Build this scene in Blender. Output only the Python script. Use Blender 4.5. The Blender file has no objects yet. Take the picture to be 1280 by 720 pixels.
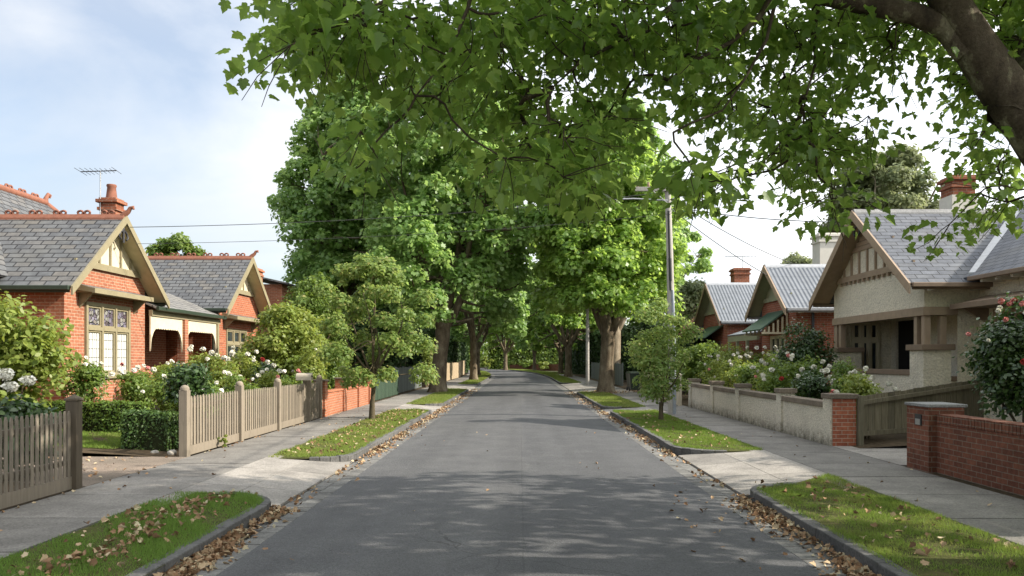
import bpy, math, random
import numpy as np
from mathutils import Vector, Matrix

SC = bpy.context.scene
COL = SC.collection
PI = math.pi
R = math.radians
rnd = random.Random(7)

# ------------------------------------------------------------------ helpers
def link(o):
    COL.objects.link(o)
    return o

def tag(o, label=None, cat=None, group=None, kind=None):
    if label: o['label'] = label
    if cat: o['category'] = cat
    if group: o['group'] = group
    if kind: o['kind'] = kind
    return o

WLOC = {}
def thing(name, label, cat, loc=(0, 0, 0), group=None):
    o = link(bpy.data.objects.new(name, None))
    o.empty_display_size = .2
    o.location = loc
    WLOC[o.name] = Vector(loc)
    return tag(o, label, cat, group)

def nv(v):
    v = np.asarray(v, float)
    return v / max(np.linalg.norm(v), 1e-9)

class MB:
    """collects polygons (world metres) and links them as one mesh object"""
    def __init__(s): s.V = []; s.F = []; s.SM = []
    def face(s, pts, sm=False):
        b = len(s.V); s.V += [tuple(p) for p in pts]; s.F.append(tuple(range(b, b + len(pts)))); s.SM.append(sm)
    def idx(s, vs, fs, sm=False):
        b = len(s.V); s.V += [tuple(v) for v in vs]
        for f in fs: s.F.append(tuple(b + i for i in f)); s.SM.append(sm)
    def hexa(s, p):   # p: 8 pts, bottom ring 0-3 (ccw from above), top ring 4-7
        s.idx(p, [(3, 2, 1, 0), (4, 5, 6, 7), (0, 1, 5, 4), (1, 2, 6, 5), (2, 3, 7, 6), (3, 0, 4, 7)])
    def box(s, x0, x1, y0, y1, z0, z1):
        if x0 > x1: x0, x1 = x1, x0
        if y0 > y1: y0, y1 = y1, y0
        s.hexa([(x0, y0, z0), (x1, y0, z0), (x1, y1, z0), (x0, y1, z0), (x0, y0, z1), (x1, y0, z1), (x1, y1, z1), (x0, y1, z1)])
    def prism(s, poly, ext):   # poly list of 3d pts, extruded by vector ext
        n = len(poly); e = Vector(ext); P = [Vector(p) for p in poly]
        nrm = Vector((0, 0, 0))
        for i in range(n): nrm += P[i].cross(P[(i + 1) % n])
        if nrm.dot(e) > 0: P.reverse()
        vs = P + [p + e for p in P]
        fs = [tuple(range(n)), tuple(range(2 * n - 1, n - 1, -1))]
        for i in range(n):
            j = (i + 1) % n
            fs.append((j, i, n + i, n + j))
        s.idx(vs, fs)
    def slab(s, a, b, c, d, t):   # quad + thickness along its upward normal
        a, b, c, d = map(Vector, (a, b, c, d))
        n = (b - a).cross(d - a).normalized()
        if n.z < 0: a, b, c, d = d, c, b, a; n = -n
        s.hexa([a, b, c, d, a + n * t, b + n * t, c + n * t, d + n * t])
    def tube(s, pts, radii, n=8, cap=True, sm=True):
        pts = [Vector(p) for p in pts]
        if not hasattr(radii, '__len__'): radii = [radii] * len(pts)
        t0 = (pts[1] - pts[0]).normalized()
        up = Vector((0, 0, 1)) if abs(t0.z) < .9 else Vector((1, 0, 0))
        u = t0.cross(up).normalized()
        vs = []
        for i, p in enumerate(pts):
            t = ((pts[min(i + 1, len(pts) - 1)] - pts[max(i - 1, 0)])).normalized()
            u = (u - t * u.dot(t)).normalized()
            w = t.cross(u)
            for k in range(n):
                a = 2 * PI * k / n
                vs.append(p + (u * math.cos(a) + w * math.sin(a)) * radii[i])
        fs = []
        for i in range(len(pts) - 1):
            for k in range(n):
                k2 = (k + 1) % n
                fs.append((i * n + k, i * n + k2, (i + 1) * n + k2, (i + 1) * n + k))
        s.idx(vs, fs, sm)
        if cap:
            m = len(pts) - 1
            s.face([vs[k] for k in range(n - 1, -1, -1)]); s.face([vs[m * n + k] for k in range(n)])
    def cone(s, c, r0, r1, z0, z1, n=16, sm=True):
        s.tube([(c[0], c[1], z0), (c[0], c[1], z1)], [r0, r1], n, True, sm)
    def build(s, name, mat, parent=None, bevel=0):
        off = np.zeros(3)
        if parent is not None: off = np.array(WLOC.get(parent.name, Vector((0, 0, 0))))
        return mesh_obj(name, np.array(s.V, float) - off, s.F, mat, parent, s.SM, bevel, off)

def uv_box(V, me, off):
    nl = len(me.loops)
    if nl == 0: return
    nrm = np.empty(len(me.polygons) * 3); me.polygons.foreach_get('normal', nrm); nrm = nrm.reshape(-1, 3)
    tot = np.empty(len(me.polygons), int); me.polygons.foreach_get('loop_total', tot)
    vi = np.empty(nl, int); me.loops.foreach_get('vertex_index', vi)
    N = np.repeat(nrm, tot, axis=0)
    P = V[vi] + off
    T = np.stack([-N[:, 1], N[:, 0], np.zeros(nl)], 1)
    L = np.linalg.norm(T, axis=1)
    flat = L < .05
    T[flat] = (1, 0, 0); L[flat] = 1
    T /= L[:, None]
    # keep the horizontal axis stable: walls facing x use y, walls facing y use x
    B = np.cross(N, T); B[flat] = (0, 1, 0)
    sg = np.where(B[:, 2] < 0, -1, 1); B *= sg[:, None]
    uv = np.stack([(P * T).sum(1), (P * B).sum(1)], 1)
    lay = me.uv_layers.new(name='UVMap')
    lay.data.foreach_set('uv', uv.ravel())

def mesh_obj(name, V, F, mat, parent=None, SM=None, bevel=0, off=np.zeros(3)):
    me = bpy.data.meshes.new(name)
    me.from_pydata([tuple(v) for v in V], [], F)
    if SM is not None: me.polygons.foreach_set('use_smooth', SM)
    uv_box(np.asarray(V, float), me, off)
    me.materials.append(mat)
    me.update()
    o = link(bpy.data.objects.new(name, me))
    if parent is not None:
        o.parent = parent
        if parent.name in WLOC: WLOC[o.name] = WLOC[parent.name]
    if bevel:
        b = o.modifiers.new('bevel', 'BEVEL'); b.width = bevel; b.segments = 2; b.limit_method = 'ANGLE'
    return o

# ---- numpy leaf clouds
MAPLE_H = [(0, 0), (.12, -.10), (.27, -.08), (.38, .02), (.50, .10), (.44, .20), (.40, .27), (.52, .36), (.60, .55), (.46, .57), (.30, .58), (.30, .70), (.20, .80), (.10, .90), (0, 1.02)]
MAPLE = [[(x, y) for x, y in MAPLE_H], [(-x, y) for x, y in reversed(MAPLE_H)]]
RAGGED = [[(0, -.5), (.42, -.34), (.30, 0), (.52, .30), (.12, .34), (0, .58), (-.2, .3), (-.5, .34), (-.3, -.05), (-.44, -.3)]]
OVAL = [[(0, -.5), (.24, -.22), (.27, .1), (0, .55), (-.27, .1), (-.24, -.22)]]
BLADE = [[(-.5, 0), (.5, 0), (0, 1)]]
LANCE = [[(0, -.5), (.13, -.1), (0, .55), (-.13, -.1)]]

def leaf_mesh(name, P, N, T, S, tmpl, mat, fold=.18, droop=.15, sx=None):
    """one leaf polygon pair per point: P centre, N normal, T tip direction, S size"""
    n = len(P)
    N = N / np.maximum(np.linalg.norm(N, axis=1), 1e-6)[:, None]
    T = T - N * (T * N).sum(1)[:, None]
    T = T / np.maximum(np.linalg.norm(T, axis=1), 1e-6)[:, None]
    U = np.cross(T, N)
    Vs, starts, tots = [], [], []
    base = 0
    allv = []
    for half in tmpl:
        h = np.array(half, float); k = len(h)
        lx = h[:, 0] * 1.0; ly = h[:, 1]
        lz = fold * np.abs(lx) - droop * ly * ly
        sxx = S if sx is None else sx
        q = (P[:, None, :] + U[:, None, :] * (lx[None, :, None] * sxx[:, None, None])
             + T[:, None, :] * (ly[None, :, None] * S[:, None, None]) + N[:, None, :] * (lz[None, :, None] * S[:, None, None]))
        allv.append(q.reshape(-1, 3)); tots.append(np.full(n, k)); base += n * k
    V = np.concatenate(allv); tot = np.concatenate(tots)
    st = np.concatenate([[0], np.cumsum(tot)[:-1]])
    me = bpy.data.meshes.new(name)
    me.vertices.add(len(V)); me.vertices.foreach_set('co', V.ravel())
    me.loops.add(len(V)); me.loops.foreach_set('vertex_index', np.arange(len(V), dtype=np.int32))
    me.polygons.add(len(tot)); me.polygons.foreach_set('loop_start', st.astype(np.int32)); me.polygons.foreach_set('loop_total', tot.astype(np.int32))
    me.materials.append(mat)
    me.update(calc_edges=True); me.validate()
    return me

def weld_leaf_mesh(name, P, N, T, S, mat, curl=1.0):
    """maple leaves whose two halves share the midrib so each leaf is one island"""
    n = len(P)
    N = N / np.maximum(np.linalg.norm(N, axis=1), 1e-6)[:, None]
    T = T - N * (T * N).sum(1)[:, None]
    T = T / np.maximum(np.linalg.norm(T, axis=1), 1e-6)[:, None]
    U = np.cross(T, N)
    h = MAPLE_H; k = len(h)
    pts = np.array(h + [(-x, y) for x, y in h[1:-1]], float)
    m = len(pts)
    rg = np.random.default_rng(5)
    fold = rg.uniform(-.05, .35, n) * curl; droop = rg.uniform(.0, .45, n) * curl
    lz = fold[:, None] * np.abs(pts[:, 0])[None] - droop[:, None] * (pts[:, 1] ** 2)[None]
    q = (P[:, None] + U[:, None] * (pts[:, 0][None, :, None] * S[:, None, None]) + T[:, None] * (pts[:, 1][None, :, None] * S[:, None, None]) + N[:, None] * (lz * S[:, None])[:, :, None])
    V = q.reshape(-1, 3)
    f1 = list(range(k)); f2 = [0] + [k - 1] + list(range(m - 1, k - 1, -1))
    L = np.array(f1 + f2); idx = (np.arange(n)[:, None] * m + L[None]).ravel()
    tot = np.tile([k, k], n); st = np.arange(2 * n) * k
    me = bpy.data.meshes.new(name)
    me.vertices.add(len(V)); me.vertices.foreach_set('co', V.ravel())
    me.loops.add(len(idx)); me.loops.foreach_set('vertex_index', idx.astype(np.int32))
    me.polygons.add(2 * n); me.polygons.foreach_set('loop_start', st.astype(np.int32)); me.polygons.foreach_set('loop_total', tot.astype(np.int32))
    me.materials.append(mat); me.update(calc_edges=True); me.validate()
    return me

def obj_of(me, name, parent=None, loc=(0, 0, 0)):
    o = link(bpy.data.objects.new(name, me))
    o.location = loc
    if parent is not None: o.parent = parent
    return o

def dup(root, loc, rotz=0, scale=None, label=None, group=None):
    r = root.copy(); link(r); r.location = loc; r.rotation_euler = (0, 0, rotz)
    if scale is not None: r.scale = scale
    if label: r['label'] = label
    if group: r['group'] = group
    WLOC[r.name] = Vector(loc)
    for ch in list(root.children):
        c = ch.copy(); link(c); c.parent = r
        for g in list(ch.children):
            d = g.copy(); link(d); d.parent = c
    return r

# ------------------------------------------------------------------ materials
MATS = {}
class NT:
    def __init__(s, name):
        s.m = bpy.data.materials.new(name); s.m.use_nodes = True
        s.t = s.m.node_tree; s.t.nodes.clear()
        s.out = s.t.nodes.new('ShaderNodeOutputMaterial')
    def n(s, typ, **kw):
        nd = s.t.nodes.new('ShaderNode' + typ)
        for k, v in kw.items():
            if k.startswith('i_'): nd.inputs[k[2:].replace('_', ' ')].default_value = v
            else: setattr(nd, k, v)
        return nd
    def l(s, a, b): s.t.links.new(a, b)
    def coord(s, kind='Object'):
        return s.n('TexCoord').outputs[kind]
    def pos(s): return s.n('NewGeometry').outputs['Position']
    def noise(s, vec, scale, detail=4, rough=.55):
        nd = s.n('TexNoise'); nd.inputs['Scale'].default_value = scale; nd.inputs['Detail'].default_value = detail; nd.inputs['Roughness'].default_value = rough
        s.l(vec, nd.inputs['Vector']); return nd.outputs['Fac']
    def ramp(s, fac, stops):
        nd = s.n('ValToRGB'); e = nd.color_ramp.elements
        while len(e) < len(stops): e.new(.5)
        for i, (p, c) in enumerate(stops):
            e[i].position = p; e[i].color = (*c, 1) if len(c) == 3 else c
        s.l(fac, nd.inputs['Fac']); return nd.outputs['Color']
    def mix(s, a, b, fac, mode='MIX'):
        nd = s.n('MixRGB', blend_type=mode)
        for i, v in ((1, a), (2, b)):
            if isinstance(v, tuple): nd.inputs[i].default_value = (*v, 1) if len(v) == 3 else v
            else: s.l(v, nd.inputs[i])
        if isinstance(fac, (int, float)): nd.inputs[0].default_value = fac
        else: s.l(fac, nd.inputs[0])
        return nd.outputs[0]
    def math(s, op, a, b=None):
        nd = s.n('Math', operation=op)
        for i, v in enumerate((a, b)):
            if v is None: continue
            if isinstance(v, (int, float)): nd.inputs[i].default_value = v
            else: s.l(v, nd.inputs[i])
        return nd.outputs[0]
    def bump(s, h, strength=.3, dist=.02):
        nd = s.n('Bump'); nd.inputs['Strength'].default_value = strength; nd.inputs['Distance'].default_value = dist
        s.l(h, nd.inputs['Height']); return nd.outputs['Normal']
    def pbsdf(s, col, rough=.8, normal=None, metal=0, spec=.3):
        p = s.n('BsdfPrincipled')
        if isinstance(col, tuple): p.inputs['Base Color'].default_value = (*col, 1)
        else: s.l(col, p.inputs['Base Color'])
        if isinstance(rough, (int, float)): p.inputs['Roughness'].default_value = rough
        else: s.l(rough, p.inputs['Roughness'])
        p.inputs['Metallic'].default_value = metal
        p.inputs['Specular IOR Level'].default_value = spec
        if normal is not None: s.l(normal, p.inputs['Normal'])
        return p
    def done(s, bsdf):
        s.l(bsdf.outputs[0], s.out.inputs['Surface']); return s.m

def hsv_shift(c, k): return tuple(max(0, min(1, v * k)) for v in c)

def m_paint(name, col, rough=.55, var=.25, scale=6, bump=.05, spec=.3):
    t = NT(name); p = t.pos()
    n = t.noise(p, scale, 6, .65)
    n2 = t.noise(p, scale * .22, 3)
    c = t.mix(t.ramp(n, [(.25, hsv_shift(col, 1 - var)), (.75, hsv_shift(col, 1 + var * .6))]), hsv_shift(col, .72), t.ramp(n2, [(.5, (0, 0, 0)), (.85, (.55, .55, .55))]))
    return t.done(t.pbsdf(c, rough, t.bump(t.noise(p, scale * 9, 4), bump, .01), 0, spec))

def m_timber(name, col, var=.35, rough=.8):
    t = NT(name); p = t.pos()
    mp = t.n('Mapping'); mp.inputs['Scale'].default_value = (18, 18, 1.6); t.l(p, mp.inputs['Vector'])
    g = t.noise(mp.outputs[0], 1.5, 6, .7)
    r = t.n('NewGeometry').outputs['Random Per Island']
    c = t.ramp(g, [(.25, hsv_shift(col, 1 - var)), (.7, hsv_shift(col, 1 + var * .5))])
    c = t.mix(c, t.ramp(r, [(0, (.72, .72, .72)), (1, (1.1, 1.08, 1.05))]), 1, 'MULTIPLY')
    gr = t.noise(p, 3.0, 5)
    c = t.mix(c, (.06, .055, .04), t.ramp(gr, [(.58, (0, 0, 0)), (.8, (.5, .5, .5))]))
    return t.done(t.pbsdf(c, rough, t.bump(g, .25, .01), 0, .2))

def m_brick(name, ca, cb, mortar, bw=.235, bh=.078, grime=.25):
    t = NT(name); uv = t.n('UVMap').outputs[0]; p = t.pos()
    b = t.n('TexBrick'); t.l(uv, b.inputs['Vector'])
    b.inputs['Scale'].default_value = 1; b.inputs['Brick Width'].default_value = bw; b.inputs['Row Height'].default_value = bh
    b.inputs['Mortar Size'].default_value = .0065; b.inputs['Mortar Smooth'].default_value = .15; b.inputs['Bias'].default_value = -.1
    b.inputs['Color1'].default_value = (*ca, 1); b.inputs['Color2'].default_value = (*cb, 1); b.inputs['Mortar'].default_value = (*mortar, 1)
    n = t.noise(p, 14, 5, .7)
    c = t.mix(b.outputs['Color'], t.ramp(n, [(.25, (.62, .6, .6)), (.75, (1.25, 1.2, 1.15))]), 1, 'MULTIPLY')
    n2 = t.noise(p, .9, 4)
    c = t.mix(c, t.ramp(n2, [(.3, (.7, .68, .66)), (.65, (1.05, 1.05, 1.05))]), grime * 2.4, 'MULTIPLY')
    h = t.math('ADD', t.math('MULTIPLY', b.outputs['Fac'], -1), t.math('MULTIPLY', n, .35))
    return t.done(t.pbsdf(c, .88, t.bump(h, .6, .012), 0, .2))

def m_slate(name, stops, w=.36, h=.21, gap=.012, rough=.5, light=1.0):
    t = NT(name); uv = t.n('UVMap').outputs[0]; p = t.pos()
    b = t.n('TexBrick'); t.l(uv, b.inputs['Vector'])
    b.inputs['Scale'].default_value = 1; b.inputs['Brick Width'].default_value = w; b.inputs['Row Height'].default_value = h
    b.inputs['Mortar Size'].default_value = gap; b.inputs['Mortar Smooth'].default_value = .0; b.inputs['Bias'].default_value = 0
    b.inputs['Color1'].default_value = (0, 0, 0, 1); b.inputs['Color2'].default_value = (1, 1, 1, 1); b.inputs['Mortar'].default_value = (.5, .5, .5, 1)
    c = t.ramp(b.outputs['Color'], stops)
    n = t.noise(p, 5, 6, .7)
    c = t.mix(c, t.ramp(n, [(.25, (.6, .6, .62)), (.75, (1.3, 1.3, 1.28))]), 1, 'MULTIPLY')
    n2 = t.noise(p, .8, 3)
    c = t.mix(c, (.16, .15, .12), t.ramp(n2, [(.5, (0, 0, 0)), (.8, (.4, .4, .4))]))
    c = t.mix(c, (.018, .018, .02), b.outputs['Fac'])
    # each course rises towards its lower edge: a stepped height from v
    sx = t.n('SeparateXYZ'); t.l(uv, sx.inputs[0])
    fr = t.math('FRACT', t.math('DIVIDE', sx.outputs[1], h))
    hh = t.math('SUBTRACT', t.math('MULTIPLY', fr, -1.0), t.math('MULTIPLY', b.outputs['Fac'], .6))
    hh = t.math('ADD', hh, t.math('MULTIPLY', b.outputs['Color'], .35))
    return t.done(t.pbsdf(c, rough + .14, t.bump(hh, .7, .03), 0, .3))

def m_corrugated(name, col):
    t = NT(name); uv = t.n('UVMap').outputs[0]; p = t.pos()
    sx = t.n('SeparateXYZ'); t.l(uv, sx.inputs[0])
    w = t.math('SINE', t.math('MULTIPLY', sx.outputs[0], 2 * PI / .15))
    n = t.noise(p, 2.5, 5, .7)
    c = t.ramp(n, [(.3, hsv_shift(col, .8)), (.75, hsv_shift(col, 1.15))])
    rowl = t.math('LESS_THAN', t.math('FRACT', t.math('DIVIDE', sx.outputs[1], .9)), .03)
    c = t.mix(c, hsv_shift(col, .6), rowl)
    return t.done(t.pbsdf(c, .5, t.bump(w, .6, .02), .25, .4))

def m_rough(name, col, dark=.35, scale=26, bump=.7):
    t = NT(name); p = t.pos()
    v = t.n('TexVoronoi'); v.inputs['Scale'].default_value = scale; t.l(p, v.inputs['Vector'])
    n = t.noise(p, scale * .8, 6, .75)
    c = t.ramp(n, [(.25, hsv_shift(col, .55)), (.5, col), (.8, hsv_shift(col, 1.2))])
    st = t.noise(p, 1.1, 5, .6)
    c = t.mix(c, hsv_shift(col, .5), t.ramp(st, [(.5, (0, 0, 0)), (.82, (dark * 2, dark * 2, dark * 2))]))
    # rising damp and splash dirt near the ground
    z = t.n('SeparateXYZ'); t.l(p, z.inputs[0])
    low = t.math('MULTIPLY', t.math('SUBTRACT', .5, z.outputs[2]), t.noise(p, 7, 5, .7))
    c = t.mix(c, (.11, .10, .075), t.ramp(low, [(.1, (0, 0, 0)), (.3, (.9, .9, .9))]))
    h = t.math('ADD', v.outputs['Distance'], n)
    return t.done(t.pbsdf(c, .93, t.bump(h, bump, .02), 0, .15))

def m_leaf(name, ca, cb, trans=.38, tcol=None, rough=.45, spec=.3, tip=None, patch=.6, tmix=.6):
    t = NT(name); g = t.n('NewGeometry')
    oi = t.n('ObjectInfo').outputs['Random']
    c = t.ramp(g.outputs['Random Per Island'], [(0, ca), (.75, cb), (1, tip or hsv_shift(cb, 1.25))])
    n = t.noise(t.pos(), patch, 3)
    c = t.mix(c, t.ramp(n, [(.3, (.78, .86, .8)), (.7, (1.2, 1.12, 1.0))]), 1, 'MULTIPLY')
    b = t.pbsdf(c, rough, None, 0, spec)
    tr = t.n('BsdfTranslucent')
    tc = t.mix(c, tcol or (.55, .75, .12), tmix)
    t.l(tc, tr.inputs['Color'])
    mx = t.n('MixShader'); mx.inputs[0].default_value = trans
    t.l(b.outputs[0], mx.inputs[1]); t.l(tr.outputs[0], mx.inputs[2])
    return t.done(mx)

def m_bark(name, stops, scale=3.2, bump=.6):
    t = NT(name); p = t.coord('Object')
    mp = t.n('Mapping'); mp.inputs['Scale'].default_value = (1, 1, .45); t.l(p, mp.inputs['Vector'])
    n = t.noise(mp.outputs[0], scale, 6, .65)
    v = t.n('TexVoronoi'); v.inputs['Scale'].default_value = scale * 1.3; t.l(mp.outputs[0], v.inputs['Vector'])
    f = t.math('ADD', t.math('MULTIPLY', n, .8), t.math('MULTIPLY', v.outputs['Distance'], .25))
    c = t.ramp(f, stops)
    f2 = t.noise(p, scale * 9, 5, .7)
    c = t.mix(c, t.ramp(f2, [(.3, (.6, .6, .6)), (.7, (1.25, 1.25, 1.25))]), 1, 'MULTIPLY')
    h = t.math('ADD', f, t.math('MULTIPLY', f2, .5))
    return t.done(t.pbsdf(c, .9, t.bump(h, bump, .03), 0, .15))

def m_asphalt():
    t = NT('asphalt'); p = t.pos()
    fine = t.noise(p, 120, 3, .8); mid = t.noise(p, 1.7, 5, .6)
    v = t.n('TexVoronoi'); v.inputs['Scale'].default_value = 70; t.l(p, v.inputs['Vector'])
    c = t.ramp(fine, [(.3, (.054, .055, .058)), (.55, (.090, .091, .094)), (.75, (.145, .146, .148))])
    c = t.mix(c, t.ramp(v.outputs['Color'], [(0, (.6, .6, .6)), (1, (1.4, 1.4, 1.4))]), .7, 'MULTIPLY')
    c = t.mix(c, t.ramp(mid, [(.3, (.82, .82, .83)), (.7, (1.12, 1.11, 1.09))]), 1, 'MULTIPLY')
    mp = t.n('Mapping'); mp.inputs['Scale'].default_value = (1.3, .035, 1); t.l(p, mp.inputs['Vector'])
    track = t.noise(mp.outputs[0], 1.2, 3, .5)
    c = t.mix(c, t.ramp(track, [(.35, (.88, .88, .88)), (.65, (1.12, 1.12, 1.11))]), 1, 'MULTIPLY')
    # fine cracks
    cv = t.n('TexVoronoi', feature='DISTANCE_TO_EDGE'); cv.inputs['Scale'].default_value = .55
    ps = t.n('MixRGB'); ps.inputs[0].default_value = .25; t.l(p, ps.inputs[1])
    nn = t.n('TexNoise'); nn.inputs['Scale'].default_value = 2.5; t.l(p, nn.inputs['Vector']); t.l(nn.outputs['Color'], ps.inputs[2])
    t.l(ps.outputs[0], cv.inputs['Vector'])
    ck = t.math('LESS_THAN', cv.outputs['Distance'], .0035)
    ck = t.math('MULTIPLY', ck, t.ramp(t.noise(p, .23, 2), [(.5, (0, 0, 0)), (.62, (.7, .7, .7))]))
    c = t.mix(c, (.02, .02, .02), ck)
    sx = t.n('SeparateXYZ'); t.l(p, sx.inputs[0])
    wob = t.math('ADD', sx.outputs[0], t.math('MULTIPLY', t.noise(p, 1.5, 3), .06))
    seam = t.math('LESS_THAN', t.math('ABSOLUTE', t.math('SUBTRACT', wob, .06)), .009)
    c = t.mix(c, (.03, .03, .031), t.math('MULTIPLY', seam, .28))
    patch = t.math('GREATER_THAN', t.math('ADD', sx.outputs[0], t.math('MULTIPLY', t.noise(p, .16, 2), 1.2)), .66)
    c = t.mix(c, t.mix(c, (.86, .87, .89), 1, 'MULTIPLY'), t.math('MULTIPLY', patch, .8))
    return t.done(t.pbsdf(c, .82, t.bump(t.math('ADD', fine, v.outputs['Distance']), .5, .008), 0, .35))

def m_concrete(name, col, scale=2.0):
    t = NT(name); p = t.pos()
    a = t.noise(p, scale, 7, .65); b = t.noise(p, 60, 3, .8); st = t.noise(p, .7, 4)
    r = t.n('NewGeometry').outputs['Random Per Island']
    c = t.ramp(a, [(.25, hsv_shift(col, .62)), (.5, hsv_shift(col, .95)), (.75, hsv_shift(col, 1.15))])
    c = t.mix(c, t.ramp(b, [(.3, (.75, .75, .75)), (.7, (1.2, 1.2, 1.2))]), .8, 'MULTIPLY')
    c = t.mix(c, t.ramp(r, [(0, (.78, .78, .77)), (1, (1.15, 1.14, 1.12))]), 1, 'MULTIPLY')
    c = t.mix(c, hsv_shift(col, .42), t.ramp(st, [(.50, (0, 0, 0)), (.72, (.7, .7, .7))]))
    sp = t.n('TexVoronoi'); sp.inputs['Scale'].default_value = 55; t.l(p, sp.inputs['Vector'])
    c = t.mix(c, t.ramp(sp.outputs['Color'], [(.1, (.6, .6, .6)), (.8, (1.25, 1.25, 1.25))]), .6, 'MULTIPLY')
    return t.done(t.pbsdf(c, .88, t.bump(t.math('ADD', a, b), .35, .008), 0, .25))

def m_soil(name, stops, scale=9):
    t = NT(name); p = t.pos()
    a = t.noise(p, scale, 8, .7)
    c = t.ramp(a, stops)
    c = t.mix(c, t.ramp(t.noise(p, .5, 4), [(.35, (.7, .72, .66)), (.65, (1.2, 1.15, 1.05))]), 1, 'MULTIPLY')
    return t.done(t.pbsdf(c, .95, t.bump(a, .8, .04), 0, .1))

def m_grass(name, ca, cb, dry, patch=1.2, amount=.5):
    t = NT(name); g = t.n('NewGeometry'); p = t.pos()
    c = t.ramp(g.outputs['Random Per Island'], [(0, ca), (1, cb)])
    n = t.noise(p, patch, 4, .6)
    n2 = t.noise(p, patch * 5, 3, .6)
    f = t.math('ADD', t.math('MULTIPLY', n, .7), t.math('MULTIPLY', n2, .3))
    c = t.mix(c, dry, t.ramp(f, [(1 - amount - .08, (0, 0, 0)), (1 - amount + .1, (.85, .85, .85))]))
    b = t.pbsdf(c, .6, None, 0, .2)
    tr = t.n('BsdfTranslucent'); t.l(t.mix(c, (.5, .6, .1), .3), tr.inputs['Color'])
    mx = t.n('MixShader'); mx.inputs[0].default_value = .35
    t.l(b.outputs[0], mx.inputs[1]); t.l(tr.outputs[0], mx.inputs[2])
    return t.done(mx)

def m_plain(name, col, rough=.5, metal=0, spec=.4):
    t = NT(name); p = t.pos()
    c = t.ramp(t.noise(p, 9, 5, .7), [(.25, hsv_shift(col, .78)), (.75, hsv_shift(col, 1.15))])
    return t.done(t.pbsdf(c, rough, None, metal, spec))

def m_glass(name, col=(.02, .025, .028)):
    t = NT(name); p = t.pos()
    c = t.ramp(t.noise(p, 2.2, 4), [(.35, hsv_shift(col, .5)), (.7, hsv_shift(col, 2.2))])
    return t.done(t.pbsdf(c, .06, t.bump(t.noise(p, 2, 2), .06, .02), 0, .6))

def m_leadlight(name):
    t = NT(name); uv = t.n('UVMap').outputs[0]
    v = t.n('TexVoronoi'); v.inputs['Scale'].default_value = 9; t.l(uv, v.inputs['Vector'])
    e = t.n('TexVoronoi', feature='DISTANCE_TO_EDGE'); e.inputs['Scale'].default_value = 9; t.l(uv, e.inputs['Vector'])
    c = t.ramp(v.outputs['Color'], [(0, (.03, .03, .06)), (.35, (.22, .20, .26)), (.6, (.06, .04, .05)), (.8, (.3, .3, .28)), (1, (.08, .03, .03))])
    c = t.mix(c, (.015, .015, .015), t.math('LESS_THAN', e.outputs['Distance'], .06))
    return t.done(t.pbsdf(c, .15, None, 0, .5))

def m_curtain(name):
    t = NT(name); uv = t.n('UVMap').outputs[0]
    b = t.n('TexBrick', offset=0.0); t.l(uv, b.inputs['Vector'])
    b.inputs['Scale'].default_value = 1; b.inputs['Brick Width'].default_value = .16; b.inputs['Row Height'].default_value = .22
    b.inputs['Mortar Size'].default_value = .008; b.inputs['Mortar Smooth'].default_value = 0
    b.inputs['Color1'].default_value = (.62, .62, .58, 1); b.inputs['Color2'].default_value = (.7, .7, .66, 1); b.inputs['Mortar'].default_value = (.12, .12, .11, 1)
    sx = t.n('SeparateXYZ'); t.l(uv, sx.inputs[0])
    fold_shade = t.math('SINE', t.math('ADD', t.math('MULTIPLY', sx.outputs[0], 55), t.math('MULTIPLY', t.noise(uv, 3, 2), 5)))  # fold shading painted as tone stripes; the pane itself is flat
    c = t.mix(b.outputs['Color'], t.ramp(t.math('MULTIPLY_ADD' if False else 'ADD', t.math('MULTIPLY', fold_shade, .5), .5), [(0, (.55, .57, .60)), (1, (1, 1, 1))]), 1, 'MULTIPLY')
    return t.done(t.pbsdf(c, .12, None, 0, .6))

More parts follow.
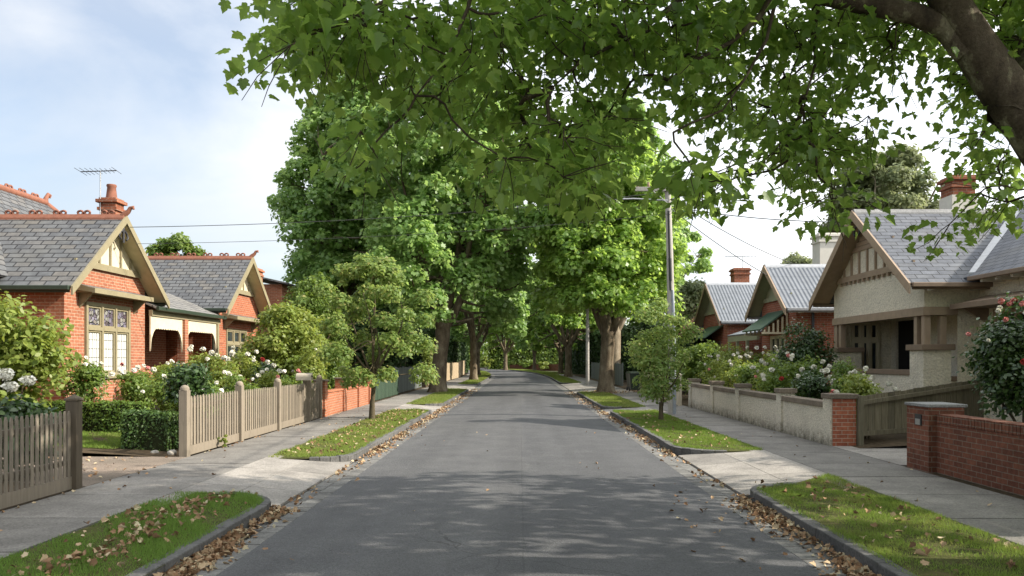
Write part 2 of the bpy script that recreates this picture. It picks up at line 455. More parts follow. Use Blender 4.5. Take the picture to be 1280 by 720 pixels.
def build_mats():
    M = MATS
    M['brick_l'] = m_brick('orange_red_brick', (.385, .155, .09), (.29, .105, .06), (.48, .37, .27))
    M['brick_l2'] = m_brick('deep_red_brick', (.40, .135, .07), (.29, .09, .045), (.40, .29, .21))
    M['brick_wall_l'] = m_brick('pale_red_brick', (.42, .16, .085), (.33, .12, .06), (.40, .32, .25))
    M['brick_r'] = m_brick('red_brick', (.38, .13, .075), (.28, .09, .055), (.40, .32, .26))
    M['brick_dark'] = m_brick('brown_red_brick', (.215, .088, .056), (.14, .056, .038), (.21, .165, .13))
    M['chim'] = m_brick('chimney_brick', (.36, .13, .07), (.25, .09, .05), (.34, .26, .2))
    M['slate_l'] = m_slate('weathered_slate', [(0, (.085, .089, .095)), (.35, (.104, .109, .114)), (.65, (.118, .121, .124)), (.85, (.132, .125, .114)), (1, (.098, .102, .108))], .36, .2, .016)
    M['slate_r'] = m_slate('grey_slate', [(0, (.088, .096, .112)), (.4, (.106, .115, .134)), (.75, (.122, .132, .152)), (1, (.102, .108, .12))], .40, .185, .011)
    M['terracotta_tile'] = m_slate('terracotta_tile', [(0, (.28, .10, .055)), (.5, (.36, .14, .08)), (1, (.24, .10, .06))], .25, .3, .02, .75)
    M['slate_v'] = m_slate('verandah_slate', [(0, (.16, .155, .15)), (.5, (.22, .215, .20)), (1, (.19, .18, .165))], .4, .24, .018)
    M['corr'] = m_corrugated('grey_corrugated_iron', (.155, .17, .19))
    M['corr2'] = m_corrugated('pale_corrugated_iron', (.24, .26, .28))
    M['terra'] = m_paint('terracotta', (.23, .095, .06), .8, .3, 8)
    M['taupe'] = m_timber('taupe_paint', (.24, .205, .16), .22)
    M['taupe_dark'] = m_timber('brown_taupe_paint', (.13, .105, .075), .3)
    M['trim_l'] = m_paint('olive_taupe_trim', (.26, .225, .14), .5, .15)
    M['cream'] = m_paint('cream_render', (.60, .53, .38), .7, .12)
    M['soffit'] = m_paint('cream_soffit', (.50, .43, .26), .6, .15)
    M['dkgreen'] = m_paint('dark_green_gutter', (.035, .05, .035), .4, .2)
    M['trim_r'] = m_paint('brown_trim', (.235, .17, .12), .5, .18)
    M['trim_r2'] = m_paint('taupe_brown_trim', (.36, .265, .185), .5, .18)
    M['olive'] = m_paint('olive_trim', (.30, .30, .19), .5, .15)
    M['green_awning'] = m_paint('green_awning', (.07, .12, .085), .45, .25)
    M['rough'] = m_rough('roughcast_render', (.60, .55, .45))
    M['rough_shade'] = m_rough('roughcast_wall', (.72, .65, .51), .3, 22)
    M['cap'] = m_concrete('brown_coping', (.22, .18, .14))
    M['capgrey'] = m_concrete('grey_coping', (.30, .30, .30))
    M['old_timber'] = m_timber('old_grey_timber', (.19, .17, .12), .5, .9)
    M['green_pale'] = m_timber('dark_green_paling', (.045, .075, .05), .35)
    M['grey_pale'] = m_timber('blue_grey_paling', (.16, .18, .17), .3)
    M['tan_pale'] = m_timber('tan_paling', (.42, .33, .22), .25)
    M['cream_picket'] = m_timber('cream_picket', (.56, .50, .38), .15)
    M['asphalt'] = m_asphalt()
    M['path'] = m_concrete('footpath_concrete', (.215, .203, .187))
    M['drive'] = m_concrete('driveway_concrete', (.28, .262, .24))
    M['blue'] = m_concrete('bluestone', (.125, .123, .12), 4)
    M['pitcher'] = m_concrete('bluestone_pitcher', (.17, .167, .16), 4)
    M['joint'] = m_soil('joint_soil', [(.3, (.03, .027, .022)), (.7, (.07, .062, .05))])
    M['soil'] = m_soil('garden_soil', [(.3, (.04, .03, .02)), (.7, (.11, .085, .06))])
    M['verge'] = m_soil('verge_soil', [(.3, (.05, .06, .02)), (.55, (.08, .085, .03)), (.75, (.15, .12, .07))], 6)
    M['gravel'] = m_soil('gravel', [(.3, (.16, .13, .11)), (.6, (.28, .235, .21)), (.8, (.36, .32, .29))], 40)
    M['ground'] = m_soil('ground_earth', [(.3, (.05, .06, .03)), (.7, (.12, .12, .06))], 2)
    M['grass_lit'] = m_grass('nature_strip_grass', (.14, .20, .035), (.22, .29, .065), (.30, .26, .11), 1.1, .42)
    M['grass_near'] = m_grass('near_strip_grass', (.095, .19, .032), (.165, .28, .058), (.17, .15, .06), 1.1, .28)
    M['grass_worn'] = m_grass('worn_strip_grass', (.11, .185, .03), (.20, .29, .06), (.22, .17, .08), 1.3, .42)
    M['lawn'] = m_grass('lawn_grass', (.11, .19, .03), (.18, .27, .05), (.24, .22, .09), 1.0, .38)
    M['litter'] = m_litter()
    M['plane_near'] = m_leaf('plane_leaf', (.048, .115, .024), (.175, .295, .064), .60, (.68, .92, .17), .36, .5, (.26, .36, .09), .6, .42)
    M['plane_a'] = m_leaf('plane_leaf_mid', (.115, .205, .062), (.20, .32, .10), .54, (.58, .80, .22), .4, .5, (.28, .37, .15), .25)
    M['plane_b'] = m_leaf('plane_leaf_yellow', (.125, .22, .048), (.20, .315, .07), .52, (.60, .82, .15), .4, .5, (.30, .39, .11), .3)
    M['sapling'] = m_leaf('sapling_leaf', (.115, .185, .05), (.18, .26, .075), .45, (.52, .66, .16), .5, .35, (.26, .24, .09), .8)
    M['shrub_y'] = m_leaf('yellow_green_leaf', (.13, .185, .035), (.21, .265, .06), .4, (.55, .62, .1), .45, .35, (.24, .26, .08), 1.5)
    M['shrub_m'] = m_leaf('mid_green_leaf', (.08, .14, .028), (.14, .205, .045), .36, (.42, .56, .08), .45, .35, (.15, .2, .05), 1.5)
    M['shrub_d'] = m_leaf('dark_glossy_leaf', (.028, .062, .018), (.048, .09, .024), .15, (.16, .3, .05), .32, .5, (.06, .10, .03), 1.5)
    M['conifer'] = m_leaf('conifer_leaf', (.020, .042, .014), (.036, .066, .02), .12, (.1, .2, .04), .6, .2, (.05, .08, .025), .5)
    M['gum'] = m_leaf('gum_leaf', (.135, .165, .09), (.205, .24, .13), .42, (.46, .52, .24), .5, .3, (.17, .18, .10), .3)
    M['hedge'] = m_leaf('box_hedge_leaf', (.07, .13, .022), (.115, .19, .035), .25, (.34, .45, .06), .45, .35, (.17, .23, .05), 2)
    M['hedge_d'] = m_leaf('dark_hedge_leaf', (.035, .075, .02), (.06, .11, .027), .2, (.2, .34, .05), .45, .35, (.09, .14, .035), 2)
    M['core'] = m_soil('hedge_core', [(.3, (.012, .018, .008)), (.7, (.03, .035, .015))], 20)
    M['plane_bark'] = m_bark('plane_bark', [(.3, (.055, .042, .028)), (.45, (.115, .088, .058)), (.58, (.17, .135, .09)), (.72, (.26, .22, .155))])
    M['plane_bark_near'] = m_bark('mottled_plane_bark', [(.36, (.045, .036, .026)), (.50, (.085, .066, .046)), (.585, (.105, .085, .06)), (.60, (.17, .15, .10)), (.66, (.20, .18, .12)), (.68, (.30, .28, .2))], 5.0, .8)
    M['pale_bark'] = m_bark('pale_bark', [(.3, (.16, .125, .085)), (.6, (.30, .25, .18)), (.75, (.4, .35, .27))])
    M['twig'] = m_bark('twig_bark', [(.3, (.035, .028, .018)), (.7, (.085, .066, .042))], 8)
    M['stem'] = m_bark('stem_bark', [(.3, (.06, .05, .03)), (.7, (.13, .105, .065))], 8)
    M['white_petal'] = m_plain('white_petal', (.78, .76, .66), .6)
    M['pink_petal'] = m_plain('pink_petal', (.72, .30, .27), .6)
    M['red_petal'] = m_plain('red_petal', (.45, .05, .04), .6)
    M['glass'] = m_glass('window_glass')
    M['lead'] = m_leadlight('leadlight_glass')
    M['curtain'] = m_curtain('curtained_glass')
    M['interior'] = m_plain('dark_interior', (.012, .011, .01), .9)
    M['metal'] = m_plain('galvanised_metal', (.4, .41, .42), .45, .6)
    M['dkmetal'] = m_plain('dark_metal', (.05, .05, .055), .5, .3)
    M['pole'] = m_timber('grey_pole_timber', (.42, .40, .37), .3)
    M['conc_pole'] = m_concrete('concrete_pole', (.42, .40, .37), 6)
    M['steel'] = m_plain('grey_steel_guard', (.30, .33, .37), .45, .2)
    M['wire'] = m_plain('wire_black', (.03, .03, .03), .6)
    M['lamp'] = m_plain('lamp_cover', (.75, .77, .76), .25)
    M['ceramic'] = m_plain('insulator', (.3, .2, .13), .25)
    M['white_paint'] = m_paint('off_white_render', (.66, .62, .54), .7, .12)
    M['bin'] = m_plain('dark_green_plastic', (.02, .032, .022), .4)
    M['stone'] = m_concrete('pale_stone', (.42, .39, .34), 8)
    M['beige'] = m_paint('beige_enamel', (.40, .355, .28), .4, .12)

def m_litter():
    t = NT('dry_leaf'); g = t.n('NewGeometry')
    c = t.ramp(g.outputs['Random Per Island'], [(0, (.13, .075, .04)), (.3, (.24, .14, .075)), (.55, (.34, .22, .125)), (.8, (.43, .32, .20)), (1, (.50, .44, .29))])
    b = t.pbsdf(c, .75, None, 0, .2)
    return t.done(b)

build_mats()
M = MATS
ROADZ = -.11
def cx(d):
    return -.0011 * max(0, d - 75) ** 2

def gz(x):          # front gardens rise gently towards the houses
    a = abs(x)
    return .0 if a < 6.0 else min(.22, (a - 6.0) / 4.2 * .22)

# ------------------------------------------------------------------ setting
def ribbon(name, xs, zs, ys, mat, kind='structure', jit=0):
    mb = MB()
    V = []; F = []
    n = len(xs)
    for y in ys:
        for x, z in zip(xs, zs): V.append((x + cx(y), y, z))
    for i in range(len(ys) - 1):
        for j in range(n - 1):
            F.append((i * n + j, i * n + j + 1, (i + 1) * n + j + 1, (i + 1) * n + j))
    mb.idx(V, F)
    return tag(mb.build(name, mat), kind=kind)

def build_setting():
    mb = MB()
    mb.face([(-900, -60, -.2), (900, -60, -.2), (900, 1500, -.2), (-900, 1500, -.2)])
    tag(mb.build('ground', M['ground']), kind='structure')
    ys = [-14] + [x * 1.0 for x in range(-10, 76, 4)] + list(range(78, 260, 4))
    ribbon('road', [-2.55, -1.3, 0, 1.3, 2.55], [ROADZ, ROADZ + .03, ROADZ + .045, ROADZ + .03, ROADZ], ys, M['asphalt'])
    # gutters of bluestone pitchers laid in two rows
    for s in (-1, 1):
        mb = MB(); rr = random.Random(3 + s)
        y = 1.0
        while y < 120:
            L = rr.uniform(.22, .36) if y < 40 else 1.0
            for k in range(2):
                a = 2.558 + k * .215; b = a + .195
                z = ROADZ - .004 - .012 * k + rr.uniform(-.004, .004)
                o = cx(y)
                mb.box(s * a + o, s * b + o, y + .011, y + L - .011, z - .1, z)
            y += L
        tag(mb.build('gutter', M['pitcher'], None, .006), kind='structure')
        ribbon('gutter_bed', [s * 2.52, s * 3.2][::s], [ROADZ - .035, ROADZ - .035], ys, M['joint'])
    # footpaths: slabs with open joints on a dark bed
    for s, a, b in ((-1, 4.45, 5.82), (1, 4.62, 6.12)):
        mb = MB(); rr = random.Random(11 + s); y = 1.0
        while y < 150:
            L = 1.52 if y < 45 else 4
            o = cx(y + L / 2)
            z = rr.uniform(-.004, .004)
            mb.box(s * a + o, s * b + o, y + .011, y + L - .011, -.08, z)
            y += L
        tag(mb.build('footpath', M['path']), kind='structure')
        ribbon('footpath_bed', [s * 2.98, s * 6.4][::s], [-.15, -.03][::s], ys, M['joint'])
    # crossovers from gutter to footpath
    def crossover(s, y0, y1, xin, nx=2, flare=.0):
        mb = MB(); rr = random.Random(int(y0 * 7))
        n = max(1, round((y1 - y0) / 1.75)); L = (y1 - y0) / n
        xs = [3.0, (3.0 + xin) / 2, xin]
        zz = [ROADZ - .005, -.045, .0]
        for i in range(n):
            for j in range(2):
                a, b = xs[j] + .006, xs[j + 1] - .006
                p = [(s * a, y0 + i * L + .006), (s * b, y0 + i * L + .006), (s * b, y0 + (i + 1) * L - .006), (s * a, y0 + (i + 1) * L - .006)]
                if s < 0: p = p[::-1]
                z = [zz[j] if abs(q[0]) == a else zz[j + 1] for q in p]
                z = [v + .003 for v in z]
                mb.hexa([(q[0] + cx(q[1]), q[1], -.17) for q in p] + [(q[0] + cx(q[1]), q[1], v) for q, v in zip(p, z)])
        tag(mb.build('crossover', M['drive']), kind='structure')
    crossover(-1, 9.4, 14.3, 4.44); crossover(1, 10.7, 15.2, 4.61)
    crossover(-1, 27.2, 31.2, 4.44); crossover(1, 26.8, 29.2, 4.61)
    crossover(-1, 46.6, 57, 4.44); crossover(1, 42.6, 60, 4.61)
    # driveways inside the fence line
    mb = MB()
    mb.hexa([(-18, 11.2, -.1), (-5.83, 10.75, -.1), (-5.83, 14.0, -.1), (-18, 14.4, -.1), (-18, 11.2, .03), (-5.83, 10.75, .004), (-5.83, 14.0, .004), (-18, 14.4, .03)])
    tag(mb.build('gravel_driveway', M['gravel']), kind='structure')
    mb = MB()
    for i in range(3):
        for j, (a, b) in enumerate(((6.13, 7.9), (7.91, 9.8), (9.81, 12.5))):
            y0 = 12.9 + i * .95
            mb.box(a, b, y0 + .006, y0 + .94, -.1, .006 + .001 * (i + j))
    tag(mb.build('driveway', M['drive']), kind='structure')
    # front garden ground
    for s in (-1, 1):
        xs = [5.95, 7, 8.4, 10.2, 14, 40]
        ribbon('garden_bed', [s * x for x in xs][::s], [gz(x) - .01 if x > 5.95 else -.03 for x in xs][::s],
               list(range(14, 100, 4)) if s < 0 else [15.3 + 4 * k for k in range(20)], M['soil'])
        ribbon('garden_bed', [s * x for x in xs][::s], [gz(x) - .01 if x > 5.95 else -.03 for x in xs][::s], [-6, 0, 4, 8, 10.9] if s < 0 else [-6, 0, 4, 8, 12.85], M['soil'])

EDGE_L = dict(a=2.97, b=4.44)
def strip_outline(s, y0, y1, a, b, r0=.7, r1=.7, skew0=0, skew1=0):
    """outline of a nature strip: kerb side at a with rounded corners, path side at b"""
    pts = []
    n = 6
    pts.append((b, y0 + skew0))
    for k in range(n + 1):
        t = PI / 2 * k / n
        pts.append((a + r0 - r0 * math.sin(t), y0 + r0 - r0 * math.cos(t) + 0))
    y = y0 + r0
    while y < y1 - r1 - .7:
        y += .7; pts.append((a, y))
    for k in range(n + 1):
        t = PI / 2 * k / n
        pts.append((a + r1 - r1 * math.cos(t), y1 - r1 + r1 * math.sin(t)))
    pts.append((b, y1 + skew1))
    return [(s * x, y) for x, y in pts]

def inside(poly, x, y):
    c = False; n = len(poly); j = n - 1
    for i in range(n):
        xi, yi = poly[i]; xj, yj = poly[j]
        if (yi > y) != (yj > y) and x < (xj - xi) * (y - yi) / (yj - yi) + xi: c = not c
        j = i
    return c

def grass_blades(name, poly, dens, hgt, w, mat, seed, zf=lambda x, y: 0, zoff=.0, fade=None):
    rg = np.random.default_rng(seed)
    P = np.array(poly); x0, y0 = P.min(0); x1, y1 = P.max(0)
    n = int((x1 - x0) * (y1 - y0) * dens)
    q = np.stack([rg.uniform(x0, x1, n), rg.uniform(y0, y1, n)], 1)
    # even-odd test, vectorised
    c = np.zeros(n, bool); m = len(P); j = m - 1
    for i in range(m):
        xi, yi = P[i]; xj, yj = P[j]
        if yi != yj:
            c ^= ((yi > q[:, 1]) != (yj > q[:, 1])) & (q[:, 0] < (xj - xi) * (q[:, 1] - yi) / (yj - yi) + xi)
        j = i
    q = q[c]; n = len(q)
    # tufts: thin out by a cheap value noise
    f = (np.sin(q[:, 0] * 3.1 + 1.3 * np.sin(q[:, 1] * 2.3)) + np.sin(q[:, 1] * 2.7 + 1.7 * np.sin(q[:, 0] * 4.1 + seed)) + np.sin(q[:, 0] * 9 + q[:, 1] * 7)) / 3
    keep = rg.random(n) < np.clip(.70 + .75 * f, .07, 1)
    q = q[keep]; f = f[keep]; n = len(q)
    o = np.array([cx(v) for v in q[:, 1]])
    z = np.array([zf(a, b) for a, b in q]) + zoff
    Pp = np.stack([q[:, 0] + o, q[:, 1], z], 1)
    T = np.stack([rg.normal(0, .55, n), rg.normal(0, .55, n), np.ones(n)], 1)
    N = np.stack([rg.normal(0, 1, n), rg.normal(0, 1, n), rg.normal(0, .2, n)], 1)
    S = hgt * rg.uniform(.45, 1.25, n) * np.clip(.85 + .5 * f, .4, 1.5)
    me = leaf_mesh(name, Pp, N, T, S, BLADE, mat, 0, .0, sx=w * rg.uniform(.6, 1.3, n))
    return tag(obj_of(me, name), kind='stuff')

def strip(s, y0, y1, a, b, mat, dens, hgt, w, seed, **kw):
    out = strip_outline(s, y0, y1, a, b, **kw)
    mb = MB()
    V = [(x + cx(y), y, -.012) for x, y in out]
    if s > 0: V = V[::-1]
    # flat soil polygon
    mb.face(V); tag(mb.build('nature_strip', M['verge']), kind='structure')
    # kerb: bluestone blocks along the kerb side of the outline
    path = out[:-1] if True else out
    mb = MB(); rr = random.Random(seed)
    cen = (s * (a + b) / 2, (y0 + y1) / 2)
    L = 0; seg = []
    pts = [Vector((x + cx(y), y, 0)) for x, y in path[1:]]
    # resample to blocks
    acc = [pts[0]]
    def blk(p, q, p2, q2):
        z = rr.uniform(-.006, .006) + .004
        e = (q - p).normalized() * .004
        mb.hexa([*( (v.x, v.y, -.3) for v in ((p + e), (q - e), (q2 - e), (p2 + e)) ), *((v.x, v.y, z) for v in ((p + e), (q - e), (q2 - e), (p2 + e)))] if s > 0 else
                [*((v.x, v.y, -.3) for v in ((p2 + e), (q2 - e), (q - e), (p + e))), *((v.x, v.y, z) for v in ((p2 + e), (q2 - e), (q - e), (p + e)))])
    nrm = []
    for i in range(len(pts)):
        t = (pts[min(i + 1, len(pts) - 1)] - pts[max(i - 1, 0)]).normalized()
        nn = Vector((t.y, -t.x, 0)) * s     # towards the strip
        nrm.append(nn)
    for i in range(len(pts) - 1):
        if (pts[i + 1] - pts[i]).length < .02: continue
        j = rr.uniform(-.008, .008)
        blk(pts[i] + nrm[i] * j, pts[i + 1] + nrm[i + 1] * j, pts[i] + nrm[i] * .15, pts[i + 1] + nrm[i + 1] * .15)
    tag(mb.build('kerb', M['blue'], None, .012), kind='structure')
    poly = [(x - s * 0, y) for x, y in out]
    # keep blades behind the kerb
    shr = strip_outline(s, y0 + .06, y1 - .06, a + .07, b - .02, **{k: v for k, v in kw.items()})
    grass_blades('grass', shr, dens, hgt, w, mat, seed)
    return out

def litter(name, pts, size, seed, flat=.35):
    rg = np.random.default_rng(seed)
    P = np.array(pts, float); n = len(P)
    N = np.stack([rg.normal(0, flat, n), rg.normal(0, flat, n), np.ones(n)], 1)
    T = np.stack([rg.normal(0, 1, n), rg.normal(0, 1, n), rg.normal(0, .2, n)], 1)
    S = size * rg.uniform(.45, 1.25, n)
    me = weld_leaf_mesh(name, P, N, T, S, M['litter'], 2.3)
    return tag(obj_of(me, name), kind='stuff')

def build_strips():
    strip(-1, 2.2, 10.35, 2.97, 4.44, M['grass_near'], 5200, .052, .006, 1, r1=.95, r0=.3)
    strip(1, 2.2, 11.1, 2.99, 4.60, M['grass_worn'], 5200, .048, .006, 2, r1=.8, r0=.3, skew1=.85)
    strip(-1, 13.9, 27.6, 2.97, 4.44, M['grass_lit'], 2200, .055, .010, 3)
    strip(1, 15.0, 27.2, 2.99, 4.60, M['lawn'], 2200, .055, .010, 4, r0=.9)
    strip(-1, 30.8, 47, 2.97, 4.44, M['grass_lit'], 700, .07, .018, 5)
    strip(1, 28.9, 43, 2.99, 4.60, M['grass_lit'], 700, .07, .018, 6)
    strip(-1, 56.5, 78, 2.97, 4.44, M['grass_lit'], 300, .09, .03, 7)
    strip(1, 59.5, 92, 2.99, 4.60, M['grass_lit'], 250, .09, .03, 8)
    strip(-1, 82, 150, 2.97, 4.6, M['grass_lit'], 100, .1, .05, 9)
    strip(1, 94, 165, 2.99, 6.0, M['grass_lit'], 100, .1, .05, 10)
    # fallen leaves: banked in the gutters, scattered on strips, path and road
    rg = random.Random(21)
    def gut(s, y0, y1, n, w=.28, pile=.035):
        out = []
        for _ in range(n):
            y = rg.uniform(y0, y1); t = abs(rg.gauss(0, 1))
            if math.sin(y * 2.1 + s) + rg.uniform(-1.1, 1.1) < -.25: continue
            out.append((s * (2.965 - min(t * w * .5, .5)), y, ROADZ + .0 + pile * rg.random() * max(.1, 1 - t * .5)))
        return out
    pts = gut(-1, 5.5, 9.7, 1900, .24, .06) + gut(-1, 9.7, 14, 80, .3, .02)
    litter('fallen_leaves', pts, .054, 1, .7)
    litter('fallen_leaves', gut(1, 5.5, 10.6, 1500, .30, .05) + gut(1, 11, 15, 60, .3, .02), .052, 2, .7)
    pts = gut(-1, 14, 31, 1900, .34, .03) + gut(1, 15, 31, 1000, .3, .03) + gut(-1, 31, 50, 900, .5, .04) + gut(1, 31, 45, 600, .5, .04)
    pts += [(-3.1 - rg.random() * 1.3, rg.uniform(14.3, 27), rg.uniform(.02, .05)) for _ in range(420)] + [(3.1 + rg.random() * 1.4, rg.uniform(15.3, 26.5), rg.uniform(.02, .05)) for _ in range(130)]
    pts += [(4.5 + rg.gauss(0, .6), 42 + rg.gauss(0, .9), .03) for _ in range(300)]
    litter('fallen_leaves', pts, .055, 3, .6)
    pts = []
    for _ in range(150):
        y = rg.gauss(8.3, 1.5); x = -3.15 - rg.random() * 1.25
        if 5 < y < 10.1: pts.append((x, y, rg.uniform(.02, .05)))
    for _ in range(210):      # the drift along the middle of the near left strip
        y = rg.uniform(6.2, 10.1); x = -3.75 + rg.gauss(0, .13) + .12 * math.sin(y * 2)
        pts.append((x, y, rg.uniform(.02, .055)))
    litter('fallen_leaves', pts, .056, 4, .7)
    pts = []
    for _ in range(130):
        y = rg.uniform(5.4, 11.3); x = 3.2 + rg.random() * 1.35
        pts.append((x, y, rg.uniform(.02, .045)))
    litter('fallen_leaves', pts, .06, 5, .6)
    pts = [(rg.uniform(-2.4, 2.6), rg.uniform(5.5, 20), ROADZ + .05) for _ in range(26)] + [(rg.uniform(1.6, 2.6), rg.uniform(6, 11), ROADZ + .035) for _ in range(26)]
    pts += [(-5.8 + rg.random() * 1.3, rg.uniform(7, 30), .012) for _ in range(36)] + [(4.7 + rg.random() * 1.4, rg.uniform(8, 28), .012) for _ in range(22)]
    pts += [(-5.78 + abs(rg.gauss(0, .06)), rg.uniform(7, 28), .02) for _ in range(60)]
    pts += [(-6 - rg.random() * 2.4, rg.uniform(11.2, 13.9), .03) for _ in range(90)]
    litter('fallen_leaves', pts, .048, 6, .3)

# ------------------------------------------------------------------ fences and walls
def picket_fence(name, label, x, y0, y1, posts, pitch, pw, h, mat, postmat=None, ph=1.24, pt=.13, group=None, face=1, round_post=False, base=True, top='point'):
    root = thing(name, label, 'fence', (x, (y0 + y1) / 2, 0), group)
    rr = random.Random(int(y0 * 10))
    bounds = sorted(posts)
    segs = []
    last = y0
    for p in bounds + [y1]:
        if p - last > .3: segs.append((last, p))
        last = p
    for a, b in segs:
        a2 = a + (pt / 2 if a in posts else 0); b2 = b - (pt / 2 if b in posts else 0)
        mb = MB(); n = max(1, round((b2 - a2) / pitch)); st = (b2 - a2) / n
        for i in range(n):
            c = a2 + (i + .5) * st; hh = h + rr.uniform(-.008, .008); w = pw / 2
            tip = .05 if top == 'point' else .03
            poly = [(x, c - w, .17), (x, c + w, .17), (x, c + w, hh - tip), (x, c + w * .35, hh), (x, c - w * .35, hh), (x, c - w, hh - tip)]
            mb.prism(poly, (-.014 * face, 0, 0))
        mb.build('picket_panel', mat, root)
        rl = MB()
        for z in (.32, h - .22): rl.box(x - face * .022, x - face * .065, a2, b2, z, z + .07)
        rl.build('rail', mat, root)
        if base:
            bb = MB(); bb.box(x + face * .004, x - face * .03, a2, b2, .005, .168); bb.build('base_board', mat, root)
    for p in posts:
        mb = MB(); q = pt / 2
        mb.box(x - q - .01, x + q - .01, p - q, p + q, -.1, ph - .09)
        xc = x - .01
        if round_post:
            mb.tube([(xc, p, ph - .09), (xc, p, ph - .05), (xc, p, ph - .015), (xc, p, ph)], [q * 1.08, q * 1.05, q * .7, q * .15], 12)
        else:
            mb.box(x - q - .022, x + q + .002, p - q - .012, p + q + .012, ph - .089, ph - .055)
            V = [(xc - q, p - q, ph - .054), (xc + q, p - q, ph - .054), (xc + q, p + q, ph - .054), (xc - q, p + q, ph - .054), (xc, p, ph)]
            mb.idx(V, [(3, 2, 1, 0), (0, 1, 4), (1, 2, 4), (2, 3, 4), (3, 0, 4)])
        mb.build('post', postmat or mat, root, .008)
    return root

def paling_fence(name, label, x, y0, y1, h, mat, pitch=.1, group=None, x1=None, cap=True):
    root = thing(name, label, 'fence', (x, (y0 + y1) / 2, 0), group)
    rr = random.Random(int(y0 * 13)); mb = MB(); n = max(2, round((y1 - y0) / pitch)); st = (y1 - y0) / n
    x1 = x if x1 is None else x1
    s = 1 if x < 0 else -1
    for i in range(n):
        t = (i + .5) / n; xx = x + (x1 - x) * t; c = y0 + (i + .5) * st + 0
        hh = h + rr.uniform(-.02, .02)
        mb.box(xx + cx(c), xx + cx(c) - .018, c - st * .47, c + st * .47, .02, hh)
    mb.build('paling_panel', mat, root)
    mb = MB(); n2 = max(1, round((y1 - y0) / 2.4))
    for k in range(n2 + 1):
        y = y0 + (y1 - y0) * k / n2; xx = x + (x1 - x) * k / n2 + cx(y)
        pb = MB(); pb.box(xx - .06 * s - .05, xx - .06 * s + .05, y - .05, y + .05, -.1, h + .06); pb.build('post', mat, root)
    return root

